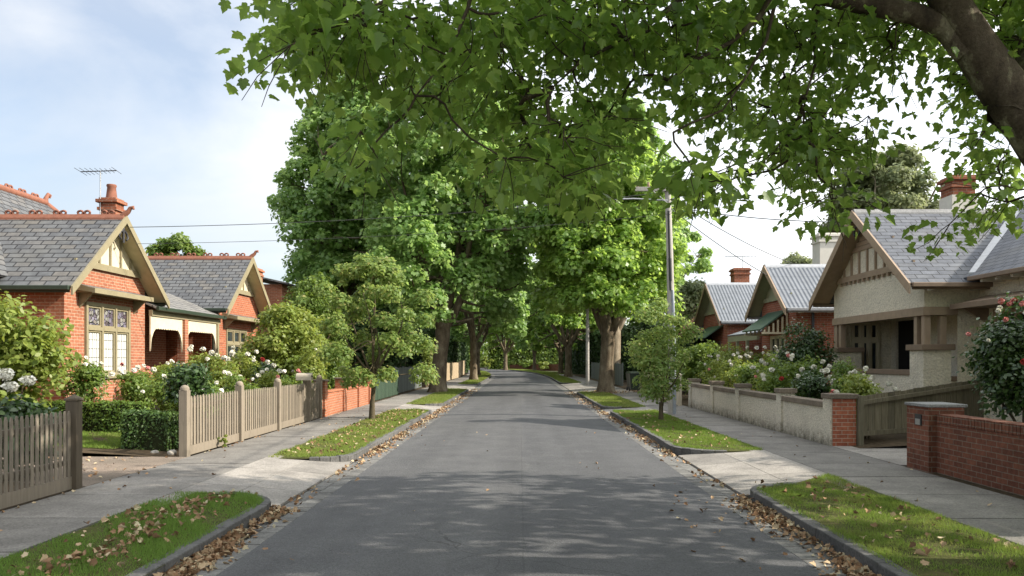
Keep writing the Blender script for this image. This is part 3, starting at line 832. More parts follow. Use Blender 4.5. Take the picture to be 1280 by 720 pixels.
def build_fences():
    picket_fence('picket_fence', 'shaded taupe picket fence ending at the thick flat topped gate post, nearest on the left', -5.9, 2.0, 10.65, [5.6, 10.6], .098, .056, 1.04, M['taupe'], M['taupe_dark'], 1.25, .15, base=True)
    picket_fence('picket_fence', 'long sunlit taupe picket fence between the gravel driveway and the low brick wall', -5.9, 14.08, 23.6, [14.1, 16.85, 19.5, 22.3, 23.55], .135, .078, 1.06, M['taupe'], M['taupe'], 1.26, .15, round_post=True)
    lb = thing('letterbox', 'rounded beige letterbox on the picket fence beside the narrow gate', 'letterbox', (-5.95, 22.1, 1.06))
    mb = MB()
    prof = [(-.12, 1.14), (.12, 1.14), (.12, 1.24)] + [(.12 * math.cos(t * PI / 8), 1.24 + .1 * math.sin(t * PI / 8)) for t in range(1, 8)] + [(-.12, 1.24)]
    mb.prism([(-5.72, 22.0 + a, z) for a, z in prof], (-.42, 0, 0)); mb.build('box_body', M['beige'], lb, .01)
    mb = MB(); mb.box(-5.715, -5.705, 21.93, 22.07, 1.235, 1.262); mb.build('slot', M['dkmetal'], lb)
    mb = MB(); mb.box(-5.97, -5.91, 21.97, 22.03, .3, 1.139); mb.build('bracket', M['taupe'], lb)
    # low brick wall
    w = thing('brick_wall', 'low pale brick wall with four piers beside the sapling', 'wall', (-5.95, 27.5, 0))
    mb = MB(); mb.box(-6.06, -5.86, 23.72, 31.0, -.1, .70); mb.build('wall_panel', M['brick_wall_l'], w)
    mb = MB(); mb.box(-6.09, -5.83, 23.9, 30.9, .702, .76); mb.build('coping', M['brick_wall_l'], w, .008)
    for y in (23.95, 26.6, 29.0, 31.1):
        mb = MB(); mb.box(-6.12, -5.80, y - .17, y + .17, -.1, 1.06); p = mb.build('pier', M['brick_wall_l'], w)
        mb = MB(); mb.box(-6.15, -5.77, y - .2, y + .2, 1.062, 1.12); mb.build('pier_cap', M['cap'], p, .01)
    paling_fence('paling_fence', 'dark green paling fence beyond the low brick wall', -6.0, 32, 39.5, 1.2, M['green_pale'])
    paling_fence('paling_fence', 'blue grey paling fence just beyond the dark green one', -6.15, 40, 50, 1.3, M['grey_pale'])
    paling_fence('paling_fence', 'tan paling fence behind the big left hand plane tree trunk', -5.9, 51, 80, 1.45, M['tan_pale'], .14)
    paling_fence('paling_fence', 'far tan paling fence past the pair of slim left trunks', -6.2, 84, 112, 1.6, M['tan_pale'], .2)
    # right: roughcast wall with capped piers
    w = thing('roughcast_wall', 'low roughcast garden wall with capped piers beside the rose bed', 'wall', (6.25, 22, 0))
    piers = [16.0, 18.95, 22.6, 25.6, 28.9]
    for a, b in zip(piers, piers[1:]):
        mb = MB(); mb.box(6.17, 6.40, a + .2, b - .17, -.1, .74); wp = mb.build('wall_panel', M['rough'], w)
        mb = MB(); mb.box(6.13, 6.44, a + .203, b - .173, .743, .86); mb.build('coping', M['cap'], wp, .012)
    for i, y in enumerate(piers):
        mb = MB()
        if i == 0: mb.box(6.13, 6.62, y - .2, y + .2, -.1, .93)
        else: mb.box(6.12, 6.46, y - .17, y + .17, -.1, .92)
        p = mb.build('pier', M['rough'], w)
        if i == 0:
            mb = MB(); mb.box(6.17, 6.625, y - .235, y - .202, -.1, .93); mb.build('brick_face', M['brick_r'], p)
            mb = MB(); mb.box(6.10, 6.67, y - .27, y + .23, .933, 1.03)
        else:
            mb = MB(); mb.box(6.08, 6.50, y - .21, y + .21, .923, 1.03)
        mb.build('pier_cap', M['cap'], p, .012)
    # wooden driveway gate, sloping up to the far end
    g = thing('driveway_gate', 'weathered grey timber driveway gate rising towards the roughcast house', 'gate', (6.7, 15.7, 0))
    mb = MB(); rr = random.Random(5)
    A = Vector((6.72, 15.75, 0)); B = Vector((10.1, 17.6, 0)); d = (B - A); ln = d.length; u = d.normalized(); nn = Vector((u.y, -u.x, 0))
    def gtop(t): return .98 + .30 * t
    n = 19
    for i in range(n):
        a = i / n; b = (i + .94) / n
        p, q = A + d * a, A + d * b
        h = rr.uniform(-.01, .01)
        mb.hexa([(*((p)[:2]), .2), (*((q)[:2]), .2), (*((q - nn * .02)[:2]), .2), (*((p - nn * .02)[:2]), .2), (*(p[:2]), gtop(a) + h), (*(q[:2]), gtop(b) + h), (*((q - nn * .02)[:2]), gtop(b) + h), (*((p - nn * .02)[:2]), gtop(a) + h)])
    mb.build('plank_panel', M['old_timber'], g)
    for za, zb, nm in ((-.16, -.08, 'rail'), (0, 0, 'rail')):
        mb = MB()
        p, q = A + nn * .004, B + nn * .004; e = nn * .045
        if za: z0, z1, z2, z3 = gtop(0) + za, gtop(1) + za, gtop(0) + zb, gtop(1) + zb
        else: z0, z1, z2, z3 = .21, .23, .30, .32
        mb.hexa([(p.x + e.x, p.y + e.y, z0), (q.x + e.x, q.y + e.y, z1), (q.x, q.y, z1), (p.x, p.y, z0), (p.x + e.x, p.y + e.y, z2), (q.x + e.x, q.y + e.y, z3), (q.x, q.y, z3), (p.x, p.y, z2)])
        mb.build(nm, M['old_timber'], g)
    for P_, hh in ((A - u * .03, 1.0), (B + u * .05, 1.36)):
        mb = MB(); mb.box(P_.x - .05, P_.x + .05, P_.y - .05, P_.y + .05, -.1, hh); mb.build('post', M['old_timber'], g, .006)
    # brick front wall with its pillar
    w = thing('brick_pillar', 'brown brick gate pillar with a stone cap and a small metal letter slot', 'pillar', (6.4, 12.45, 0))
    mb = MB(); mb.box(6.18, 6.72, 12.1, 12.78, -.1, .98); mb.build('shaft', M['brick_dark'], w)
    mb = MB(); mb.box(6.15, 6.76, 12.07, 12.81, .983, 1.03); mb.build('cap', M['capgrey'], w, .01)
    mb = MB(); mb.box(6.165, 6.178, 12.3, 12.5, .69, .86); pl = mb.build('letter_slot', M['dkmetal'], w)
    mb = MB(); mb.box(6.160, 6.164, 12.33, 12.47, .70, .79); mb.build('flap', M['metal'], pl)
    w = thing('brick_wall', 'long brown brick front wall with a soldier course running off to the right', 'wall', (6.5, 8, 0))
    mb = MB(); mb.box(6.30, 6.55, 1.0, 12.096, -.1, .745); mb.build('wall_panel', M['brick_dark'], w)
    mb = MB(); y = 1.0; rr = random.Random(9)
    while y < 12.0:
        mb.box(6.285 + rr.uniform(-.003, .003), 6.565, y + .005, y + .073, .75, .885 + rr.uniform(-.003, .003)); y += .078
    mb.build('soldier_course', M['brick_dark'], w, .004)
    # cream picket fence and others on the right
    picket_fence('picket_fence', 'cream pointed picket fence past the roughcast wall, behind the right sapling', 5.95, 29.6, 38, [29.7, 31.0, 34.5, 38], .11, .085, 1.12, M['cream_picket'], None, 1.22, .12, face=-1)
    paling_fence('paling_fence', 'pale blue grey paling fence beside the big right hand plane tree trunk', 6.6, 52, 74, 1.45, M['grey_pale'], .16)
    h = thing('wheelie_bin', 'dark green wheelie bin on the footpath, closer of two', 'bin', (6.2, 43.3, 0), 'wheelie bins by the far fence')
    mb = MB(); V = [(-.22, -.25, .08), (.22, -.25, .08), (.22, .25, .08), (-.22, .25, .08), (-.3, -.33, .98), (.3, -.33, .98), (.3, .33, .98), (-.3, .33, .98)]
    mb.hexa([(x + 6.2, y + 43.3, z) for x, y, z in V]); mb.build('body', M['bin'], h, .02)
    mb = MB(); mb.hexa([(x + 6.2, y + 43.3, z) for x, y, z in [(-.32, -.35, .985), (.32, -.35, .985), (.32, .35, .985), (-.32, .35, .985), (-.26, -.28, 1.06), (.26, -.28, 1.06), (.26, .28, 1.06), (-.26, .28, 1.06)]]); mb.build('lid', M['bin'], h, .02)
    for s in (-1, 1):
        mb = MB(); mb.tube([(6.2 + .2 * s, 43.64, .1), (6.2 + .26 * s, 43.64, .1)], .1, 12); mb.build('wheel', M['dkmetal'], h)
    dup(h, (6.25, 44.4, 0), .15, None, 'dark green wheelie bin on the footpath, farther of two')
    # far hedges and the wall where the street bends
    w = thing('brick_wall', 'low brown brick garden wall at the far bend of the street', 'wall', (0, 150, 0))
    mb = MB(); mb.hexa([(-2.0, 152, -.2), (7, 138, -.2), (7.2, 138.3, -.2), (-1.8, 152.3, -.2), (-2.0, 152, .8), (7, 138, 1.0), (7.2, 138.3, 1.0), (-1.8, 152.3, .8)])
    mb.build('wall_panel', M['brick_dark'], w)
# ------------------------------------------------------------------ houses
def lb(mb, O, u, n, u0, u1, n0, n1, z0, z1):
    """box in a wall's own frame: u along the wall, n outwards"""
    O, u, n = Vector(O), Vector(u), Vector(n)
    P = [O + u * a + n * b for a, b in ((u0, n0), (u1, n0), (u1, n1), (u0, n1))]
    if (P[1] - P[0]).cross(P[3] - P[0]).z < 0: P = P[::-1]
    mb.hexa([(p.x, p.y, O.z + z0) for p in P] + [(p.x, p.y, O.z + z1) for p in P])

def wall_panel(mb, O, u, n, L, H, ops=(), t=.22):
    O, u, n = Vector(O), Vector(u), Vector(n)
    us = sorted({0, L, *[a for o in ops for a in o[:2]]}); zs = sorted({0, H, *[a for o in ops for a in o[2:]]})
    up = Vector((0, 0, 1))
    def q(a, b, c, d, flip=False):
        f = [a, b, c, d]
        mb.face(f)
    flip = u.cross(up).dot(n) < 0
    for i in range(len(us) - 1):
        for j in range(len(zs) - 1):
            cu, cz = (us[i] + us[i + 1]) / 2, (zs[j] + zs[j + 1]) / 2
            if any(o[0] < cu < o[1] and o[2] < cz < o[3] for o in ops): continue
            f = [O + u * us[i] + up * zs[j], O + u * us[i + 1] + up * zs[j], O + u * us[i + 1] + up * zs[j + 1], O + u * us[i] + up * zs[j + 1]]
            if flip: f = f[::-1]
            mb.face(f)
    for a, b, c, d in ops:
        ps = [O + u * a + up * c, O + u * b + up * c, O + u * b + up * d, O + u * a + up * d]
        for k in range(4):
            p, r = ps[k], ps[(k + 1) % 4]
            f = [r, p, p - n * t, r - n * t]
            if flip: f = f[::-1]
            mb.face(f)

def window(root, O, u, n, u0, u1, z0, z1, lights, fm, pane, transom=None, toppane=None, inset=.1, fw=.07, sill=True, name='window'):
    mb = MB()
    d0, d1 = -inset, -inset + .09
    for a, b in ((u0, u0 + fw), (u1 - fw, u1)): lb(mb, O, u, n, a, b, d0, d1, z0, z1)
    lb(mb, O, u, n, u0 + fw, u1 - fw, d0, d1, z0, z0 + fw); lb(mb, O, u, n, u0 + fw, u1 - fw, d0, d1, z1 - fw, z1)
    w = (u1 - u0 - 2 * fw); st = w / lights
    for k in range(1, lights):
        c = u0 + fw + st * k; lb(mb, O, u, n, c - .04, c + .04, d0, d1 + .004, z0 + fw, z1 - fw)
    if transom:
        for k in range(lights):
            a = u0 + fw + st * k + (.04 if k else 0); b = u0 + fw + st * (k + 1) - (.04 if k < lights - 1 else 0)
            lb(mb, O, u, n, a, b, d0, d1 + .008, transom - .045, transom + .045)
    # inner sashes
    for k in range(lights):
        a = u0 + fw + st * k + (.04 if k else 0); b = u0 + fw + st * (k + 1) - (.04 if k < lights - 1 else 0)
        for za, zb in ([(z0 + fw, transom - .045), (transom + .045, z1 - fw)] if transom else [(z0 + fw, z1 - fw)]):
            e0, e1 = d0 + .01, d1 - .025; s = .045
            lb(mb, O, u, n, a, a + s, e0, e1, za, zb); lb(mb, O, u, n, b - s, b, e0, e1, za, zb)
            lb(mb, O, u, n, a + s, b - s, e0, e1, za, za + s); lb(mb, O, u, n, a + s, b - s, e0, e1, zb - s, zb)
    fr = mb.build(name, fm, root)
    O_, u_, n_ = Vector(O), Vector(u), Vector(n)
    def panequad(za, zb, mat, nm):
        m = MB(); lb(m, O, u, n, u0 + .02, u1 - .02, d0 - .03, d0 + .03, za, zb); m.build(nm, mat, fr)
    if transom: panequad(z0 + .02, transom, pane, 'pane'); panequad(transom + .001, z1 - .02, toppane or pane, 'leadlight')
    else: panequad(z0 + .02, z1 - .02, pane, 'pane')
    if sill:
        m = MB(); lb(m, O, u, n, u0 - .06, u1 + .06, -inset + .03, .07, z0 - .075, z0 - .003); m.build('sill', fm, fr, .006)
    return fr

def gable_roof(root, xf, xb, y0, y1, ze, zr, roofm, s, eo=.45, go=.5, barge=None, gutter=None, soffit=None, ridge=None, t=.06, bh=.24, rafters=None, crest=False):
    """roof of a wing whose gable faces the street; s=+1 when the street is towards +x"""
    yc = (y0 + y1) / 2; tan = (zr - ze) / (yc - y0)
    xo = xf + s * go
    zl = ze - tan * eo
    mb = MB()
    mb.slab((xo, y0 - eo, zl), (xb, y0 - eo, zl), (xb, yc, zr), (xo, yc, zr), t)
    mb.slab((xo, y1 + eo, zl), (xb, y1 + eo, zl), (xb, yc, zr), (xo, yc, zr), t)
    rf = mb.build('roof', roofm, root)
    for sd, ya in ((-1, y0 - eo - .06), (1, y1 + eo + .06)):
        zz = ze - tan * (eo + .06)
        mb = MB()
        a = Vector((xo + s * .003, ya, zz + t * .9 + .03)); b = Vector((xo + s * .003, yc, zr + t * 1.2 + .03))
        dn = Vector((0, 0, -bh))
        mb.prism([a, b, b + dn, a + dn], (-s * .045 if False else s * .045, 0, 0)); mb.build('barge_board', barge, root)
    if soffit:
        mb = MB()
        for ya in (y0 - eo + .05, y1 + eo - .05):
            zz = ze - tan * (eo - .05)
            a, b = (ya, zz - .015), (yc, zr - .015)
            mb.slab((xf + s * .005, a[0], a[1] - .012), (xo - s * .005, a[0], a[1] - .012), (xo - s * .005, b[0], b[1] - .012), (xf + s * .005, b[0], b[1] - .012), .01)
        mb.build('soffit', soffit, root)
    if gutter:
        for ya, sd in ((y0 - eo, -1), (y1 + eo, 1)):
            mb = MB(); mb.box(xo - s * .03, xb, ya + sd * .002, ya + sd * .115, zl - .05, zl + .055); mb.box(xo - s * .06, xb, ya - sd * .03, ya - sd * .001, zl - .1, zl - .01)
            mb.build('gutter', gutter, rf, .015)
    if ridge:
        mb = MB()
        zz = zr + t * 1.25
        mb.prism([(xo, yc - .13, zz - .11), (xo, yc - .12, zz - .05), (xo, yc - .05, zz + .05), (xo, yc + .05, zz + .05), (xo, yc + .12, zz - .05), (xo, yc + .13, zz - .11)], (xb - xo, 0, 0))
        if crest:
            x = xo - s * .45
            while (x - xb) * s > .3:
                crest_piece(mb, x, yc, zz + .03, (1, 0, 0)); x -= s * .62
        mb.build('ridge_capping', ridge, rf)
        if crest:
            f = MB(); finial(f, xo, yc, zz, s); f.build('finial', ridge, rf)
    if rafters:
        x = xf - s * .1
        while (x - xb) * s > 0 and abs(x - xf) < 4.2:
            mb = MB(); mb.box(x - .04, x + .04, y0 - eo + .03, y0 - .01, zl - .10, zl + .02)
            mb.build('rafter_tail', rafters, rf); x -= s * .5
    return tan, zl, xo

def crest_piece(mb, x, y, z, d):
    d = Vector(d)
    for k in (-.09, .09):
        c = Vector((x, y, z + .065)) + d * k
        mb.tube([c + d * (.07 * math.cos(a)) + Vector((0, 0, .055 * math.sin(a))) for a in [2 * PI * i / 8 for i in range(9)]], .03, 5, False)

def finial(mb, x, y, z, s):
    mb.tube([(x - s * .1, y, z - .03), (x, y, z + .07), (x + s * .08, y, z + .13), (x + s * .13, y, z + .22), (x + s * .20, y, z + .24), (x + s * .21, y, z + .18)], [.09, .075, .06, .05, .045, .03], 7)

def gable_tri(mb, xf, y0, y1, ze, zr, s, t=.2):
    yc = (y0 + y1) / 2
    mb.prism([(xf, y0, ze), (xf, y1, ze), (xf, yc, zr)], (-s * t, 0, 0))

def gable_panel(root, xf, y0, y1, ze, zr, zb, s, panelm, trimm, nb=5, beam=.16, zt=None, dentil=False):
    yc = (y0 + y1) / 2; hw = (y1 - y0) / 2; k = hw / (zr - ze)
    x = xf + s * .004
    wb = (zr - zb) * k
    mb = MB(); mb.prism([(x, yc - wb, zb), (x, yc + wb, zb), (x, yc, zr)], (s * .03, 0, 0)); p = mb.build('gable_panel', panelm, root)
    mb = MB()
    x2 = xf + s * .036
    if x2 > x: a, b = x2, x2 + .05
    else: a, b = x2 - .05, x2
    wb2 = (zr - zb) * k
    mb.box(a, b, yc - wb2 - .04, yc + wb2 + .04, zb - .06, zb + beam - .06)
    for i in range(nb):
        y = yc + (i - (nb - 1) / 2) * (2 * wb / (nb + 1))
        top = zr - abs(y - yc) / k - .05
        if zt: top = min(top, zt)
        if top > zb + beam: mb.box(a, b - .01 if s > 0 else b, y - .035, y + .035, zb + beam - .059, top)
    if zt:
        w = (zr - zt) * k; mb.box(a, b, yc - w, yc + w, zt + .001, zt + .12)
        for q in range(5):
            z0 = zt + .13 + q * .13; w = max(.02, (zr - z0 - .14) * k)
            if zr - z0 > .2: mb.box(a, b - .015, yc - w, yc + w, z0, z0 + .122)
    if dentil:
        y = yc - wb2 + .12
        while y < yc + wb2 - .1:
            mb.box(a, b + .0, y - .04, y + .04, zb - .15, zb - .062); y += .3
    mb.build('gable_trim', trimm, p)

def hood(root, xf, y0, y1, zt, proj, drop, s, m, roofm, name='window_hood'):
    mb = MB()
    mb.slab((xf + s * .003, y0, zt), (xf + s * proj, y0, zt - drop), (xf + s * proj, y1, zt - drop), (xf + s * .003, y1, zt), .04)
    h = mb.build(name, roofm, root)
    mb = MB(); x = xf + s * proj
    mb.box(x - s * .02, x + s * .05, y0 - .03, y1 + .03, zt - drop - .075, zt - drop + .045)
    for ya, yb in ((y0 - .03, y0 - .002), (y1 + .002, y1 + .03)):
        mb.prism([(xf + s * .003, ya, zt + .04), (x - s * .022, ya, zt - drop + .04), (x - s * .022, ya, zt - drop - .06), (xf + s * .003, ya, zt - .12)], (0, yb - ya, 0))
    mb.box(xf + s * .01, x - s * .022, y0, y1, zt - drop - .06, zt - drop - .02)
    mb.build('fascia', m, h)
    for y in (y0 + .15, y1 - .15):
        b = MB(); b.prism([(xf + s * .003, y - .03, zt - drop - .061), (xf + s * proj * .8, y - .03, zt - drop - .061), (xf + s * .003, y - .03, zt - drop - .42)], (0, .06, 0)); b.build('bracket', m, h)
    return h

def chimney(root, x, y, z0, z1, w, mat, potm=None, capm=None, nm='chimney', d=None):
    d = d or w
    mb = MB()
    mb.box(x - w / 2, x + w / 2, y - d / 2, y + d / 2, z0, z1 - .32)
    e = .05
    mb.box(x - w / 2 - e, x + w / 2 + e, y - d / 2 - e, y + d / 2 + e, z1 - .319, z1 - .24)
    mb.box(x - w / 2 - .01, x + w / 2 + .01, y - d / 2 - .01, y + d / 2 + .01, z1 - .239, z1 - .12)
    c = mb.build(nm, mat, root)
    mb = MB(); mb.box(x - w / 2 - e * 1.6, x + w / 2 + e * 1.6, y - d / 2 - e * 1.6, y + d / 2 + e * 1.6, z1 - .119, z1 - .03)
    mb.box(x - w / 2 - .02, x + w / 2 + .02, y - d / 2 - .02, y + d / 2 + .02, z1 - .029, z1 + .02)
    mb.build('chimney_cap', capm or mat, c, .01)
    if potm:
        mb = MB(); mb.tube([(x, y, z1 + .02), (x, y, z1 + .1), (x, y, z1 + .32), (x, y, z1 + .36), (x, y, z1 + .40)], [.15, .135, .11, .13, .12], 14); mb.build('chimney_pot', potm, c)
    return c

def fretwork(mb, x, y0, y1, zt, zb, zdrop, s, br=.45):
    """frieze with a scalloped lower edge and rounded corner brackets"""
    n = max(24, int((y1 - y0) / .035)); P = []
    for i in range(n + 1):
        y = y0 + (y1 - y0) * i / n
        d = min(y - y0, y1 - y)
        z = zb - .03 * abs(math.sin((y - y0) * PI / .16))
        if d < br: z = min(z, zb - (zb - zdrop) * (1 - math.sqrt(max(0, 1 - (1 - d / br) ** 2))))
        P.append((y, z))
    for (a, za), (b, zb_) in zip(P, P[1:]):
        mb.hexa([(x - .02, a, za), (x + .02, a, za), (x + .02, b, zb_), (x - .02, b, zb_), (x - .02, a, zt), (x + .02, a, zt), (x + .02, b, zt), (x - .02, b, zt)])

def body(mb, x0, x1, y0, y1, H):
    wall_panel(mb, (x0, y0, -.1), (1, 0, 0), (0, -1, 0), x1 - x0, H + .1)
    wall_panel(mb, (x0, y1, -.1), (1, 0, 0), (0, 1, 0), x1 - x0, H + .1)

def antenna(label, x, y, z0, z1, s=1, L=1.1):
    a = thing('television_antenna', label, 'antenna', (x, y, z0))
    mb = MB(); mb.tube([(x, y, z0), (x, y, z1)], .016, 6); mb.build('mast', M['metal'], a)
    mb = MB(); mb.tube([(x - L * .55, y, z1 - .03), (x + L * .45, y, z1)], .014, 6)
    for i in range(9):
        t = i / 8; c = Vector((x - L * .55 + L * t, y, z1 - .03 + .03 * t)); l = .34 - .2 * t if t < .9 else .3
        mb.tube([c + Vector((0.02, -l, .02)), c + Vector((-.02, l, -.02))], .007, 4)
    mb.build('boom', M['dkmetal'], a)

def house_left_near():
    h = thing('brick_house', 'orange brick house with terracotta ridge, leadlight window and fretwork verandah, nearest on the left', 'house', (-13, 20, 0))
    xf, y0, y1, ze, zr = -10.6, 18.6, 22.6, 3.7, 5.32
    mb = MB()
    op = (.86, 3.06, 1.3, 3.13)
    wall_panel(mb, (xf, y0, 0), (0, 1, 0), (1, 0, 0), y1 - y0, ze, [op])
    gable_tri(mb, xf, y0, y1, ze, zr, 1)
    wall_panel(mb, (-19, y0, 0), (1, 0, 0), (0, -1, 0), 8.4, ze)
    wall_panel(mb, (-19, y1, 0), (1, 0, 0), (0, 1, 0), 8.4, ze)
    # main block behind
    wall_panel(mb, (-12.3, 13.4, 0), (0, 1, 0), (1, 0, 0), 14.4, ze, [(10.4, 11.3, .3, 2.6)])
    wall_panel(mb, (-19, 13.4, 0), (1, 0, 0), (0, -1, 0), 6.7, ze)
    wall_panel(mb, (-19, 27.8, 0), (1, 0, 0), (0, 1, 0), 6.7, ze)
    mb.build('wall', M['brick_l'], h)
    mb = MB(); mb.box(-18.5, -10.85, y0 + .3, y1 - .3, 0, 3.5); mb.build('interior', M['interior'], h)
    window(h, (xf, y0, 0), (0, 1, 0), (1, 0, 0), *op, 3, M['trim_l'], M['curtain'], 2.48, M['lead'], inset=.03, fw=.09)
    hood(h, xf, y0 + .5, y1 - .5, 3.5, .42, .12, 1, M['trim_l'], M['slate_v'])
    gable_roof(h, xf, -16.5, y0, y1, ze, zr, M['slate_l'], 1, .45, .44, M['trim_l'], M['dkgreen'], M['soffit'], M['terra'], crest=True, bh=.2)
    gable_panel(h, xf, y0, y1, ze, zr, 4.02, 1, M['cream'], M['trim_l'], 5)
    # apex ornament
    mb = MB()
    for k in (-1, 1): mb.tube([(xf + .39, 20.6, 5.05), (xf + .39, 20.6 + k * .16, 4.98), (xf + .39, 20.6 + k * .24, 4.86), (xf + .39, 20.6 + k * .14, 4.8)], .03, 6)
    mb.tube([(xf + .39, 20.6, 5.2), (xf + .39, 20.6, 4.72)], .03, 6)
    mb.build('gable_ornament', M['dkmetal'], h)
    # main hip roof, ridge along the street
    xr, ztop, yA, yB = -14.6, 6.45, 12, 24.6
    ex, ez = -11.85, 3.6
    bx = -17.4
    mb = MB()
    mb.slab((ex, 12, ez), (ex, 27.2, ez), (xr, yB, ztop), (xr, yA, ztop), .06)
    mb.slab((bx, 12, ez), (bx, 27.2, ez), (xr, yB, ztop), (xr, yA, ztop), .06)
    n_ = [(ex, 27.2, ez), (bx, 27.2, ez), (xr, yB, ztop)]
    mb.prism(n_, (0, .02, .06))
    mb.prism([(ex, 12, ez), (bx, 12, ez), (xr, yA, ztop)], (0, -.02, .02))
    r2 = mb.build('roof', M['slate_l'], h)
    mb = MB(); mb.tube([(xr, yA, ztop + .08), (xr, yB, ztop + .08)], .11, 8)
    mb.tube([(xr, yB, ztop + .07), (ex, 27.2, ez + .07)], .09, 8)
    y = yA + .3
    while y < yB - .2: crest_piece(mb, xr, y, ztop + .13, (0, 1, 0)); y += .62
    mb.build('ridge_capping', M['terra'], r2)
    f = MB(); f.tube([(xr, yB, ztop), (xr, yB + .03, ztop + .22), (xr, yB + .16, ztop + .38), (xr, yB + .26, ztop + .36), (xr, yB + .24, ztop + .28)], [.1, .07, .055, .05, .03], 7); f.build('finial', M['terra'], r2)
    chimney(h, -10.95, 21.45, 4.6, 6.0, .42, M['chim'], M['terra'], M['chim'])
    # verandah
    yb = 27.7
    mb = MB(); mb.slab((-10.3, y1 + .03, 3.16), (-10.3, yb + .15, 3.16), (-12.25, yb + .15, 3.98), (-12.25, y1 + .03, 3.98), .05)
    v = mb.build('verandah_roof', M['slate_v'], h)
    mb = MB(); mb.box(-10.31, -10.2, y1 + .03, yb + .15, 3.11, 3.22); mb.build('gutter', M['dkgreen'], v, .015)
    mb = MB(); mb.box(-10.5, -10.4, y1 + .03, yb + .1, 2.95, 3.12); mb.build('verandah_beam', M['trim_l'], h)
    mb = MB(); mb.box(-12.29, -10.4, y1 + .01, yb + .05, -.1, .42); mb.build('verandah_floor', M['cap'], h)
    mb = MB(); mb.box(-10.6, -10.36, 24.75, 25.0, .421, 2.949); mb.build('verandah_post', M['brick_l'], h)
    mb = MB(); mb.box(-10.53, -10.39, 27.5, 27.64, .421, 2.949); mb.build('verandah_post', M['trim_l'], h)
    for a, b in ((y1 + .02, 24.74), (25.01, 27.49)):
        mb = MB(); fretwork(mb, -10.46, a, b, 2.948, 2.62, 1.95, 1); mb.build('fretwork', M['cream'], h)
    mb = MB(); mb.box(-12.27, -12.22, 23.85, 24.65, .43, 2.58); mb.build('door', M['dkgreen'], h)
    antenna('television antenna on a thin mast behind the left house chimney', -11.12, 21.2, 4.6, 6.72, 1, .95)

def house_left_second():
    h = thing('brick_house', 'red brick house with slate gable roof seen past the fretwork verandah', 'house', (-13, 30, 0))
    xf, y0, y1, ze, zr = -10.6, 28.1, 32.3, 3.8, 5.5
    mb = MB(); op = (.75, 2.9, 1.3, 2.85)
    wall_panel(mb, (xf, y0, 0), (0, 1, 0), (1, 0, 0), y1 - y0, ze, [op])
    gable_tri(mb, xf, y0, y1, ze, zr, 1)
    wall_panel(mb, (-19, y0, 0), (1, 0, 0), (0, -1, 0), 8.4, ze)
    wall_panel(mb, (-19, y1, 0), (1, 0, 0), (0, 1, 0), 8.4, ze)
    mb.build('wall', M['brick_l2'], h)
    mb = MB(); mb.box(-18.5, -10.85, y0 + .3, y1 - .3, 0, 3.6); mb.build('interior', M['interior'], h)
    window(h, (xf, y0, 0), (0, 1, 0), (1, 0, 0), *op, 3, M['trim_l'], M['glass'], 2.3, M['glass'], inset=.06, fw=.08)
    hood(h, xf, y0 + .4, y1 - .6, 3.35, .5, .13, 1, M['trim_l'], M['slate_v'])
    gable_roof(h, xf, -19, y0, y1, ze, zr, M['slate_l'], 1, .45, .5, M['trim_l'], M['dkgreen'], M['soffit'], M['terra'], crest=True)
    gable_panel(h, xf, y0, y1, ze, zr, 4.25, 1, M['cream'], M['trim_l'], 4)
    mb = MB(); mb.tube([(-10.75, y0 - .06, 0), (-10.75, y0 - .06, 3.4)], .045, 8); mb.tube([(-10.75, y0 - .06, 3.4), (-10.75, y0 - .35, 3.55)], .045, 8); mb.build('downpipe', M['dkgreen'], h)
    chimney(h, -12.4, 37.0, 3.0, 5.9, .75, M['brick_wall_l'], None, M['brick_wall_l'])

def house_left_third():
    h = thing('brick_house', 'brick house with a dark flat topped roof mostly hidden by the left plane tree', 'house', (-14, 42, 0))
    mb = MB()
    wall_panel(mb, (-11.6, 39, 0), (0, 1, 0), (1, 0, 0), 6.5, 5.4); wall_panel(mb, (-19, 39, 0), (1, 0, 0), (0, -1, 0), 7.4, 5.4); wall_panel(mb, (-19, 45.5, 0), (1, 0, 0), (0, 1, 0), 7.4, 5.4)
    mb.build('wall', M['brick_wall_l'], h)
    mb = MB(); mb.slab((-11.2, 38.6, 5.35), (-11.2, 45.9, 5.35), (-15, 45.9, 6.2), (-15, 38.6, 6.2), .08); mb.slab((-19.2, 38.6, 5.35), (-19.2, 45.9, 5.35), (-15, 45.9, 6.2), (-15, 38.6, 6.2), .08)
    mb.build('roof', M['slate_l'], h)

